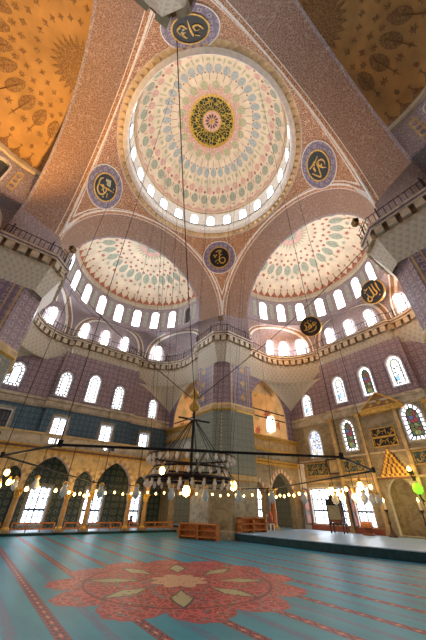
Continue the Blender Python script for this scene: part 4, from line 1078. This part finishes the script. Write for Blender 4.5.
def lamp(kind):
    # one glass lamp hung from a wire, centre of hook at the origin
    g = MB(); g.lathe((0, 0, 0), [(0.02, -0.02), (0.11, -0.06), (0.075, -0.16), (0.14, -0.27), (0.15, -0.36), (0.1, -0.46), (0.03, -0.52), (0.0, -0.56)], 'glass', 10); return g
def build_chandelier():
    o = empty('chandelier', (0, 0, 3.3), 'huge low black iron chandelier with octagonal ring, glass lamps and golden finial', 'chandelier')
    n = Vector((-0.51, -0.86, 0)).normalized(); t = Vector((0.86, -0.51, 0)).normalized()
    H = 7.8; Wd = 5.75; ch = 2.35
    q = [(H, -Wd + ch + 0.05), (H, Wd - ch), (H - ch, Wd), (-H + ch, Wd), (-H, Wd - ch), (-H, -Wd + ch), (-H + ch, -Wd), (H - ch, -Wd)]
    V = [n * a + t * b for a, b in q]
    m = MB()
    for i in range(8):
        a, b = V[i], V[(i + 1) % 8]
        m.tube([a, b], 0.032, 'iron', 6); m.tube([a - Vector((0, 0, 0.05)), a + Vector((0, 0, 0.1))], 0.06, 'iron', 6)
        a2, b2 = a * 0.985 - Vector((0, 0, 0.07)), b * 0.985 - Vector((0, 0, 0.07))
    m.build('octagon_ring', o)
    # centre: pole, three rings, struts, finial
    p = MB(); p.tube([(0, 0, -0.6), (0, 0, 3.2)], 0.07, 'iron', 8)
    p.lathe((0, 0, 0), [(0.1, -0.75), (0.26, -0.6), (0.3, -0.45), (0.12, -0.3)], 'gold', 12); p.build('pole', o)
    f = MB(); f.lathe((0, 0, 0), [(0.08, 3.1), (0.24, 3.22), (0.3, 3.42), (0.16, 3.62), (0.1, 3.74), (0.26, 3.95), (0.2, 4.15), (0.05, 4.35), (0.0, 4.5)], 'gold', 14)
    f.tube([(0.2 * cos(a) * 1.0, 0.2 * sin(a) * 0.3, 4.62 + 0.24 * sin(a)) for a in rng(-0.9, pi + 0.9, 14)], 0.045, 'gold', 5); f.build('finial', o, True)
    rings = ((2.05, -0.05), (1.75, 0.4), (2.1, 0.9))
    for r, z in rings:
        k = MB(); k.tube([(r * cos(a), r * sin(a), z) for a in rng(0, 2 * pi, 40)], 0.05 if z > 0 else 0.075, 'iron', 5, False); k.build('inner_ring', o)
    k = MB(); 
    for i in range(6): k.tube([(0, 0, 0), (2.05 * cos(i * pi / 3), 2.05 * sin(i * pi / 3), -0.05)], 0.05, 'iron', 5)
    k.tube([n * 2.0, n * 7.8], 0.03, 'iron', 5); k.build('spokes', o); 
    for i in range(9):
        a = 2 * pi * i / 9 + 0.1; s = MB(); s.tube([(0.05 * cos(a), 0.05 * sin(a), 2.75), (2.05 * cos(a), 2.05 * sin(a), 0.0)], 0.02, 'iron', 5); s.build('strut', o)
    for a in (0.6, 0.6 + pi / 2):
        s = MB(); s.tube([(-0.9 * cos(a), -0.9 * sin(a), 2.5), (0.9 * cos(a), 0.9 * sin(a), 2.9)], 0.05, 'iron', 5); s.build('crossbar', o)
    # suspension wires up to the dome ring
    for i in range(8):
        s = MB(); e = V[i]; top = Vector((e.x, e.y, 0)) * 1.0; top.length = min(top.length, 8.6); top.z = 30.6
        s.tube([e, top], 0.010, 'iron', 4); s.build('suspension_wire', o)
    for i in range(10):
        a = 2 * pi * i / 10 + 0.35; s = MB(); s.tube([(2.05 * cos(a), 2.05 * sin(a), 0.9), (5.0 * cos(a), 5.0 * sin(a), 31.5)], 0.010, 'iron', 4); s.build('suspension_wire', o)
    # glass lamps
    first = None; cnt = 0
    def hang(pos, sc=1.0, wire=0.0):
        nonlocal first, cnt
        if first is None:
            first = lamp(0).build('glass_lamp', o, True); c = first
            g = MB(); g.lathe((0, 0, 0), [(0.0, 0.03), (0.05, 0.02), (0.12, -0.05), (0.125, -0.075), (0.1, -0.085)], 'gold', 8); g.build('lamp_cap', first)
        else: c = copy_tree(first, o)
        c.location = pos; c.scale = (sc, sc, sc); cnt += 1
        return c
    for r, z, k, sc in ((2.05, -0.1, 26, 0.58), (1.75, 0.36, 22, 0.52), (2.1, 0.88, 30, 0.58)):
        for i in range(k):
            a = 2 * pi * (i + 0.3) / k; hang((r * cos(a), r * sin(a), z), sc)
    def edge(i, k, drop, sc):
        a, b = V[i], V[(i + 1) % 8]
        for j in range(k):
            c = a.lerp(b, (j + 0.5) / k); 
            w_ = MB(); w_.tube([c, c - Vector((0, 0, drop))], 0.008, 'iron', 4); w_.build('lamp_wire', o); hang(c - Vector((0, 0, drop)), sc)
    edge(0, 9, 0.72, 0.52); edge(7, 3, 0.6, 0.52); edge(1, 4, 0.62, 0.6)
    # lit bulbs round the far half of the ring, in clusters at the corners
    fb = None
    def bulb(pos, s=1.0):
        nonlocal fb
        if fb is None:
            g = MB(); g.lathe((0, 0, 0), [(0.035, 0.1), (0.05, 0.06), (0.05, 0.0)], 'gold', 8); g.lathe((0, 0, 0), [(0.05, 0.0), (0.085, -0.08), (0.07, -0.16), (0.0, -0.2)], 'bulb', 8); fb = g.build('light_bulb', o, True); c = fb
        else: c = fb.copy(); COL.objects.link(c); c.parent = o
        c.location = pos; c.scale = (s, s, s)
    for i, k in ((2, 14), (3, 5), (4, 12), (5, 5), (6, 12)):
        a, b = V[i], V[(i + 1) % 8]
        for j in range(k): bulb(a.lerp(b, (j + 0.5) / k) - Vector((0, 0, {2: 0.36, 3: 0.3, 4: 0.3, 5: 0.4, 6: 0.6}[i] + 0.06 * (j % 2))), 0.72)
    for c0, k, s in ((V[7] * 0.97 - Vector((0, 0, 0.55)), 5, 0.8), (V[1] - Vector((0.1, 0, 0.75)), 4, 0.8), (V[0] * 0.98 - t * -2.6 - Vector((0, 0, 0.7)), 1, 1.1)):
        for j in range(k):
            a = 2.399 * j; bulb(c0 + Vector((0.34 * cos(a), 0.34 * sin(a), 0.1 * (j % 3))), s)
    bulb(Vector((1.4, -1.5, -0.1)), 1.9); bulb(n * 3.2 + t * -1.2 + Vector((0, 0, 0.1)), 1.3)
    return V

def build_cables():
    top = Vector((0, 0, 7.0))
    for p, lab in (((-9.0, 9.3, 19.1), 'thin black steel cable from chandelier finial up to the left pier'), ((9.3, -9.0, 19.1), 'thin black steel cable from chandelier finial up to the right pier'),
                   ((-8.0, -9.2, 18.3), 'thin black steel cable from chandelier finial up to the near bracket at top')):
        m = MB(); P = [top.lerp(Vector(p), i / 16) - Vector((0, 0, 0.5 * sin(pi * i / 16))) for i in range(17)]
        m.tube(P, 0.024, 'iron', 5); m.build('steel_cable', None, False, lab, 'cable')

def build_floodlights():
    for sx, sy, lab in ((1, 1, 'small black floodlight at the top of the far pier'), (-1, 1, 'small black floodlight on a bracket at the left pier railing'), (1, -1, 'small black floodlight on a bracket at the right pier railing')):
        o = empty('floodlight', (sx * 8.75, sy * 8.75, 20.25), lab, 'floodlight', rz=atan2(sy, sx))
        a = MB(); a.tube([(0, 0, -0.85), (0, 0, 0.3), (-0.25, 0, 0.55)], 0.04, 'iron', 6); a.tube([(0, -0.5, 0.25), (0, 0.5, 0.25)], 0.03, 'iron', 5); a.build('bracket', o)
        h = MB(); h.box((-0.3, 0, 0.72), (0.34, 0.5, 0.36), 'black'); h.box((-0.3, 0, 0.92), (0.42, 0.58, 0.06), 'black'); h.build('lamp_head', o)

def build_benches():
    # waist-high wooden benches ringing the foot of the far pier
    def bench(p, q, h, lab, depth=0.55):
        o = empty('wooden_bench', (p[0], p[1], 0.0 if h < 1 else 0.0), lab, 'bench'); d = Vector((q[0] - p[0], q[1] - p[1], 0)); L = d.length; o.rotation_euler.z = atan2(d.y, d.x)
        for x in (0.07, L - 0.07, L / 2):
            m = MB(); m.box((x, depth / 2, h * 0.5), (0.14, depth, h), 'wood'); m.build('end_panel', o)
        for z, nm in ((h * 0.94, 'top_board'), (h * 0.56, 'shelf'), (h * 0.18, 'bottom_board')):
            m = MB(); m.box((L / 2, depth / 2, z), (L, depth, 0.07), 'wood'); m.build(nm, o)
        m = MB(); m.box((L / 2, depth - 0.04, h * 0.5), (L, 0.05, h), 'wood'); m.build('back_panel', o)
        return o
    bench((6.9, 11.9), (8.55, 8.75), 1.05, 'orange wooden bench against the foot of the far pier, left of its corner', 0.5).location.z = 0.01
    b = bench((10.65, 8.3), (13.7, 8.3), 1.05, 'orange wooden bench at the foot of the far pier, standing on the platform edge', 0.5); b.location.z = 0.5
    # steps / chair with a red bundle behind the bench
    o = empty('white_chair', (15.6, 9.6, 0.5), 'small white wooden chair behind the right bench', 'chair')
    s = MB(); s.box((0, 0, 0.5), (0.6, 0.5, 0.06), 'white'); s.build('seat', o)
    for x in (-0.26, 0.26):
        for y in (-0.21, 0.21): s = MB(); s.box((x, y, 0.25), (0.07, 0.07, 0.5), 'white'); s.build('leg', o)
    s = MB()
    for x in (-0.26, 0, 0.26): s.box((x, 0.22, 0.85), (0.06, 0.05, 0.7), 'white')
    s.box((0, 0.22, 1.18), (0.6, 0.06, 0.1), 'white'); s.build('backrest', o)
    r = MB(); r.lathe((15.6, 9.55, 1.03), [(0.0, 0), (0.2, 0.0), (0.24, 0.3), (0.18, 0.75), (0.06, 0.95), (0.0, 0.97)], 'red', 12)
    r.build('red_bundle', None, True, 'red cloth bundle set upright on the white chair', 'bundle')

def build_right_things():
    # tall preacher chair
    o = empty('preacher_chair', (19.75, 5.15, 0.5), 'tall dark wooden preacher chair with tan back and balustrade by the right wall', 'chair', rz=radians(197))
    for x in (-0.5, 0.5):
        for y in (-0.55, 0.55):
            m = MB(); m.lathe((x, y, 0), [(0.05, 0), (0.075, 0.12), (0.05, 0.3), (0.08, 0.62)], 'darkwood', 8); m.build('leg', o)
    m = MB(); m.box((0, 0, 0.68), (1.2, 1.3, 0.12), 'darkwood'); m.build('seat', o)
    m = MB(); m.box((0, 0, 0.86), (1.1, 1.2, 0.12), 'redwood'); m.build('cushion', o)
    for side in (-1, 1):
        m = MB(); m.box((0.1, side * 0.6, 1.18), (1.0, 0.07, 0.08), 'darkwood')
        for k in range(6): m.lathe((-0.35 + k * 0.18, side * 0.6, 0.74), [(0.03, 0), (0.045, 0.2), (0.025, 0.42)], 'darkwood', 6)
        m.build('balustrade', o)
    m = MB(); m.box((0.5, 0, 1.55), (0.08, 1.1, 1.1), 'tan'); m.build('front_panel', o)
    m = MB(); m.box((-0.55, 0, 1.8), (0.08, 1.2, 2.1), 'darkwood'); m.build('backrest', o)
    m = MB()
    for y in (-0.58, 0.58): m.box((0.5, y, 1.6), (0.1, 0.1, 1.8), 'darkwood')
    m.box((0.5, 0, 2.32), (0.16, 1.26, 0.5), 'black'); m.build('dark_top', o)
    # step ladder beside it
    # rehal-like book stand
    o = empty('book_stand', (20.6, 2.9, 0.5), 'small rounded wooden book stand under the bright window by the prayer niche', 'book stand', rz=radians(200))
    m = MB(); m.lathe((0, 0, 0), [(0.5, 0.0), (0.52, 0.08), (0.34, 0.16), (0.3, 0.42), (0.42, 0.52)], 'redwood', 14); m.build('base', o)
    m = MB(); m.grid(lambda a, y: (0.46 * cos(a), y, 0.52 + 0.46 * sin(a)), rng(0, pi, 12), [-0.45, 0.45], 'wood'); 
    for y in (-0.45, 0.45): m.face([(0.46 * cos(a), y, 0.52 + 0.46 * sin(a)) for a in rng(0, pi, 12)], 'wood')
    m.build('rounded_top', o)
    # open wooden shutters
    for (y, lab) in ((9.55, 'brown wooden window shutter folded open at the far end of the right wall'), (4.25, 'brown wooden window shutter between the chair and the niche window')):
        m = MB(); m.box((21.5, y, 2.5), (0.9, 0.09, 3.2), 'darkwood')
        for z in (1.4, 2.5, 3.6): m.box((21.5, y, z), (0.62, 0.13, 0.7), 'redwood')
        m.build('window_shutter', None, False, lab, 'shutter')
    # framed picture
    o = empty('picture_frame', (21.7, 5.5, 6.05), 'framed tan picture leaning out from the right wall under a small window', 'picture', rz=0)
    o.rotation_euler = (0, radians(-14), 0)
    m = MB()
    for y, z, dy, dz in ((0, 0.66, 1.6, 0.14), (0, -0.66, 1.6, 0.14), (0.73, 0, 0.14, 1.3), (-0.73, 0, 0.14, 1.3)): m.box((-0.08, y, z), (0.12, dy, dz), 'darkwood')
    m.build('frame', o)
    m = MB(); m.box((-0.04, 0, 0), (0.05, 1.4, 1.22), 'tan'); m.build('picture_sheet', o)
    m = MB(); m.box((-0.08, 0, 0), (0.04, 0.8, 0.66), 'ochre'); m.build('inner_field', o)
    # carved script panels
    def panel(y0, y1, z0, z1, x, lab, seed, mat='black', rows=1):
        random.seed(seed); o = empty('script_panel', (x, (y0 + y1) / 2, (z0 + z1) / 2), lab, 'script panel', 'gilded script panels on the right wall')
        w, h = abs(y1 - y0), z1 - z0
        m = MB(); m.box((-0.03, 0, 0), (0.08, w, h), mat); m.build('ground', o)
        m = MB()
        for q, r, a, b in ((0, h / 2, w, 0.08), (0, -h / 2, w, 0.08), (w / 2, 0, 0.08, h), (-w / 2, 0, 0.08, h)): m.box((-0.06, q, r), (0.1, a, b), 'gold')
        m.build('gilt_border', o)
        s = MB(); n = max(4, int(w / 0.3))
        for k in range(n):
            c = -w / 2 + w * (k + 0.5) / n; hh = h * 0.36
            t = k % 4
            if t == 0: stroke(s, [(c, hh), (c - 0.03, 0), (c + 0.02, -hh)], 0.035, 'gold')
            elif t == 1: stroke(s, [(c - 0.16, -hh * 0.2), (c, -hh * 0.9), (c + 0.18, -hh * 0.4), (c + 0.12, hh * 0.3)], 0.04, 'gold')
            elif t == 2: stroke(s, [(c + 0.1, hh * 0.9), (c - 0.1, hh * 0.4), (c + 0.1, 0), (c - 0.14, -hh * 0.5)], 0.038, 'gold')
            else: stroke(s, [(c - 0.2, hh * 0.5), (c + 0.05, hh * 0.1), (c + 0.2, hh * 0.7)], 0.034, 'gold'); dot(s, c, -hh * 0.5, 0.05, 'gold', 1)
        q = s.build('script', o); q.rotation_euler = Matrix(((0, 0, -1), (-1, 0, 0), (0, 1, 0))).to_euler(); q.location.x = -0.075
    panel(-1.45, 0.75, 8.15, 8.9, 21.6, 'gilded script panel under the gold pediment, upper of the two', 1)
    panel(-1.45, 0.75, 7.3, 8.05, 21.6, 'gilded script panel under the gold pediment, lower of the two', 2)
    panel(2.2, 4.4, 5.35, 6.4, 21.55, 'dark script tile panel below the stained window left of the niche', 3, 'green')
    panel(6.5, 9.2, 5.3, 6.5, 22.05, 'dark script tile panel below the net-patterned window', 4, 'green')
    panel(-4.4, -2.2, 5.6, 6.6, 21.55, 'dark script tile panel below the colourful window at far right', 5, 'green')
    # gilded pediment
    o = empty('gilded_pediment', (21.6, -0.95, 10.75), 'gilded triangular pediment above the script panels on the right wall', 'pediment')
    m = MB(); P = [(-1.9, 0), (1.9, 0), (0, 1.45)]
    for x in (0.0, -0.3): m.face([(x, a, b) for a, b in P], 'motif')
    for i in range(3):
        a, b = P[i], P[(i + 1) % 3]; m.face([(0, *a), (0, *b), (-0.3, *b), (-0.3, *a)], 'gold')
    m.build('field', o)
    m = MB()
    for i in range(3):
        a, b = P[i], P[(i + 1) % 3]; m.tube([(-0.32, *a), (-0.32, *b)], 0.09, 'gold', 6)
    m.box((-0.2, 0, -0.25), (0.4, 4.1, 0.4), 'gold'); m.build('gilt_moulding', o)
    m = MB(); fanface(m, [(-0.34, x, 0.5 + y) for x, y in star(0.34, 6, 0.5)], 'gold')
    for k in (-0.8, 0.8): fanface(m, [(-0.34, k + x, 0.3 + y) for x, y in star(0.22, 6, 0.5)], 'gold')
    m.build('rosette', o)
    # gilded stalactite hood over the prayer niche
    o = empty('niche_hood', (21.6, -0.35, 4.75), 'golden stalactite hood tapering upward above the prayer niche', 'niche hood')
    T = 8
    for k in range(T):
        m = MB(); w = 1.15 * (1 - k / T) + 0.12; z = k * 0.26; n = max(1, int(round(w * 2 / 0.42)))
        m.box((-0.08, 0, z + 0.13), (0.16, 2 * w, 0.26), 'brown')
        for j in range(n):
            c = -w + 2 * w * (j + 0.5) / n; r = w / n * 0.66
            m.grid(lambda a, q: (-0.16 - r * sin(a) * (0.4 + 0.6 * q), c + r * cos(a), z + 0.25 * q), rng(0, pi, 6), rng(0, 1, 2), 'gold')
        m.build('tier', o)
    m = MB(); m.lathe((-0.2, 0, 0), [(0.1, 2.08), (0.15, 2.2), (0.06, 2.3), (0.0, 2.42)], 'gold', 10); m.build('crown', o)
    m = MB(); m.box((-0.1, 0, -0.08), (0.3, 3.2, 0.14), 'brown'); m.build('ledge', o)
    # candlesticks
    for y, lab in ((0.95, 'tall dark candlestick with lit candle, left of the prayer niche'), (-1.75, 'tall dark candlestick with lit candle, right of the prayer niche')):
        o = empty('floor_candlestick', (20.7, y, 0.5), lab, 'candlestick', 'candlesticks flanking the prayer niche')
        m = MB(); m.lathe((0, 0, 0), [(0.34, 0), (0.36, 0.08), (0.2, 0.2), (0.1, 0.45)], 'darkwood', 12); m.build('foot', o)
        m = MB(); m.lathe((0, 0, 0), [(0.09, 0.4), (0.06, 0.8), (0.13, 0.95), (0.06, 1.1), (0.05, 1.6), (0.14, 1.75), (0.2, 1.85)], 'darkwood', 12); m.build('stem', o)
        m = MB(); m.lathe((0, 0, 0), [(0.085, 1.83), (0.085, 2.35), (0.02, 2.37)], 'candle', 10); m.build('candle', o)
        m = MB(); m.lathe((0, 0, 0), [(0.0, 2.36), (0.07, 2.45), (0.06, 2.55), (0.0, 2.7)], 'flame', 8); m.build('flame', o)
    # wall sconce and green lamp
    o = empty('wall_sconce', (21.45, -1.75, 5.0), 'lit black wall sconce right of the golden hood', 'sconce')
    m = MB(); m.box((0.06, 0, -0.2), (0.12, 0.3, 0.8), 'iron'); m.tube([(0, 0, -0.4), (-0.3, 0, -0.4), (-0.4, 0, -0.1)], 0.06, 'iron', 6); m.lathe((-0.4, 0, 0), [(0.06, -0.15), (0.22, 0.0), (0.24, 0.08)], 'iron', 10); m.build('arm', o)
    m = MB(); m.lathe((-0.4, 0, 0), [(0.1, 0.05), (0.15, 0.2), (0.1, 0.4), (0.0, 0.48)], 'flame', 10); m.build('lamp_globe', o)
    o = empty('green_lamp', (20.9, -1.95, 3.85), 'glowing green glass lamp on a dark bracket at the far right', 'lamp')
    m = MB(); m.tube([(0.55, 0, -0.9), (0.1, 0, -0.75), (0, 0, -0.42)], 0.07, 'iron', 6); m.box((0.58, 0, -0.9), (0.14, 0.3, 0.5), 'iron'); m.build('bracket', o)
    m = MB(); m.lathe((0, 0, 0), [(0.1, -0.4), (0.32, -0.25), (0.36, 0.05), (0.2, 0.25), (0.22, 0.32)], 'greenlamp', 14); m.build('globe', o)

def build_person():
    o = empty('person', (6.35, 20.6, 0.195), 'person in a dark plum garment sitting on the carpet before the narrow bright window', 'person', rz=radians(-110))
    me = bpy.data.meshes.new('person_body')
    # joints: pelvis, spine, neck, head, arms, crossed legs (metres, seated)
    J = {'pel': (0, 0, 0.16), 'wai': (-0.02, 0, 0.34), 'che': (0, 0, 0.55), 'nec': (0.03, 0, 0.72), 'chi': (0.06, 0, 0.8), 'hea': (0.06, 0, 0.94),
         'ls': (0, 0.2, 0.63), 'le': (0.08, 0.27, 0.38), 'lw': (0.28, 0.14, 0.27), 'rs': (0, -0.2, 0.63), 're': (0.08, -0.27, 0.38), 'rw': (0.28, -0.14, 0.27),
         'lk': (0.34, 0.3, 0.15), 'lf': (0.3, -0.1, 0.07), 'rk': (0.36, -0.3, 0.15), 'rf': (0.42, 0.08, 0.07), 'lh': (0.36, 0.08, 0.25), 'rh': (0.36, -0.08, 0.25)}
    E_ = [('pel', 'wai'), ('wai', 'che'), ('che', 'nec'), ('nec', 'chi'), ('chi', 'hea'), ('che', 'ls'), ('ls', 'le'), ('le', 'lw'), ('lw', 'lh'), ('che', 'rs'), ('rs', 're'), ('re', 'rw'), ('rw', 'rh'), ('pel', 'lk'), ('lk', 'lf'), ('pel', 'rk'), ('rk', 'rf')]
    R = {'pel': 0.17, 'wai': 0.14, 'che': 0.16, 'nec': 0.06, 'chi': 0.085, 'hea': 0.1, 'ls': 0.085, 'rs': 0.085, 'le': 0.058, 're': 0.058, 'lw': 0.04, 'rw': 0.04, 'lh': 0.04, 'rh': 0.04, 'lk': 0.09, 'rk': 0.09, 'lf': 0.06, 'rf': 0.06}
    K = list(J); me.from_pydata([J[k] for k in K], [(K.index(a), K.index(b)) for a, b in E_], [])
    b = bpy.data.objects.new('body', me); COL.objects.link(b); b.parent = o
    sk = b.modifiers.new('Skin', 'SKIN'); 
    for i, k in enumerate(K): me.skin_vertices[0].data[i].radius = (R[k], R[k] * (0.85 if k in ('pel', 'wai', 'che') else 1)); 
    me.skin_vertices[0].data[0].use_root = True
    b.modifiers.new('Sub', 'SUBSURF').levels = 2; b.modifiers['Sub'].render_levels = 2
    dg = bpy.context.evaluated_depsgraph_get(); ev = b.evaluated_get(dg); nm = bpy.data.meshes.new_from_object(ev)
    b.modifiers.clear(); b.data = nm; nm.materials.clear()
    nm.materials.append(M['cloth']); nm.materials.append(M['skin'])
    for p in nm.polygons:
        c = p.center; p.use_smooth = True
        p.material_index = 1 if c.z > 0.735 or (c.x > 0.27 and 0.2 < c.z < 0.32 and abs(c.y) < 0.16) else 0
    h = MB(); h.grid(lambda a, t: (0.045 + 0.118 * cos(a) * cos(t), 0.112 * sin(a) * cos(t), 0.96 + 0.12 * sin(t)), rng(0.95, 2 * pi - 0.95, 14), rng(-0.7, pi / 2, 8), 'hair'); h.build('hair', o, True)
    f = MB(); f.lathe((0.165, 0, 0.93), [(0.0, 0.03), (0.018, -0.01), (0.0, -0.03)], 'skin', 8)
    f.build('nose', o, True)
    for y in (-0.04, 0.04):
        e = MB(); e.lathe((0.148, y, 0.965), [(0.0, 0.014), (0.014, 0.0), (0.0, -0.014)], 'hair', 8); e.build('eye', o, True)
    m = MB(); m.box((0.15, 0, 0.885), (0.02, 0.05, 0.012), 'red'); m.build('mouth', o)
    for y in (-0.108, 0.108): e = MB(); e.lathe((0.05, y, 0.935), [(0.0, 0.035), (0.02, 0.0), (0.0, -0.035)], 'skin', 8); e.build('ear', o, True)

# ------------------------------------------------------------------ lights
def light(name, typ, loc, power, col, size=0.3, target=None, spot=None):
    d = bpy.data.lights.new(name, typ); d.energy = power; d.color = [lin(c) for c in col]
    if typ == 'AREA': d.size = size
    else: d.shadow_soft_size = size
    if typ == 'SPOT': d.spot_size = radians(spot or 90); d.spot_blend = 0.8
    o = bpy.data.objects.new(name, d); COL.objects.link(o); o.location = loc
    if target: o.rotation_euler = (Vector(target) - Vector(loc)).to_track_quat('-Z', 'Y').to_euler()
    return o
def build_lights(V):
    OR = (255, 176, 84)
    for sx, sy, p in ((1, 1, 900), (-1, 1, 800), (1, -1, 800)):
        light('pendentive_flood', 'SPOT', (sx * 8.2, sy * 8.2, 20.2), p, OR, 0.25, (sx * 8.6, sy * 8.6, 31), 80)
    light('west_flood', 'SPOT', (-10.6, 5.5, 20), 6500, (255, 196, 116), 0.4, (-17, 1.5, 30), 110)
    for y, p in ((7.5, 420), (-6.5, 420)): light('vault_lamp', 'POINT', (18.2, y * 0.9, 20.6), p * 0.75, OR, 0.3)
    light('corner_lamp', 'POINT', (15.5, 15.5, 10.8), 650, (255, 214, 164), 0.4)
    light('corner_lamp', 'POINT', (14.5, 14.0, 3.6), 160, (255, 196, 120), 0.3)
    WARM = (255, 204, 128)
    for i in range(8):
        v = V[i] * 0.95; light('ring_glow', 'POINT', (v.x, v.y, 2.6), 24, WARM, 0.35)
    for x in (-8.5, -3, 0, 2.9, 5.6, 8.5): light('arcade_lamp', 'POINT', (x, 16.0, 3.3), 80, WARM, 0.3)
    for y in (8.0, 3.0, -1.0, -4.5): light('wall_lamp', 'POINT', (20.0, y, 4.3), 110, WARM, 0.3)
    light('niche_lamp', 'POINT', (19.6, -0.4, 6.0), 60, WARM, 0.3)

def build_camera():
    cam = bpy.data.cameras.new('Camera'); o = bpy.data.objects.new('Camera', cam); COL.objects.link(o)
    yaw, pitch, roll, f = 0.9337, 0.6047, 0.0274, 270.1454
    fw = Vector((cos(yaw) * cos(pitch), sin(yaw) * cos(pitch), sin(pitch))); r = Vector((sin(yaw), -cos(yaw), 0)); u = r.cross(fw)
    r2 = r * cos(roll) + u * sin(roll); u2 = u * cos(roll) - r * sin(roll)
    o.matrix_world = Matrix(((r2.x, u2.x, -fw.x, -8.1243), (r2.y, u2.y, -fw.y, -12.4579), (r2.z, u2.z, -fw.z, 2.2147), (0, 0, 0, 1)))
    cam.sensor_fit = 'VERTICAL'; cam.sensor_height = 36.0; cam.lens = f / 640 * 36.0; cam.clip_start = 0.05; cam.clip_end = 500
    SC.camera = o

build_dome()
for s_ in 'NEWS': build_bay(s_)
for sx in (-1, 1):
    for sy in (-1, 1): build_pier(sx, sy)
build_wall('N'); build_wall('E'); build_back_walls(); build_corner()
build_ground(); build_roundels()
V = build_chandelier(); build_cables(); build_floodlights(); build_benches(); build_right_things(); build_person()
build_lights(V); build_camera()
w = bpy.data.worlds.new('World'); SC.world = w; w.use_nodes = True
w.node_tree.nodes['Background'].inputs['Color'].default_value = (0.86, 0.92, 1.0, 1); w.node_tree.nodes['Background'].inputs['Strength'].default_value = 1.0
SC.view_settings.view_transform = 'Standard'; SC.view_settings.look = 'None'; SC.view_settings.gamma = 1.0; SC.view_settings.exposure = 0.12; SC.view_settings.use_curve_mapping = False
SC.cycles.use_denoising = True; SC.cycles.max_bounces = 8; SC.cycles.diffuse_bounces = 5
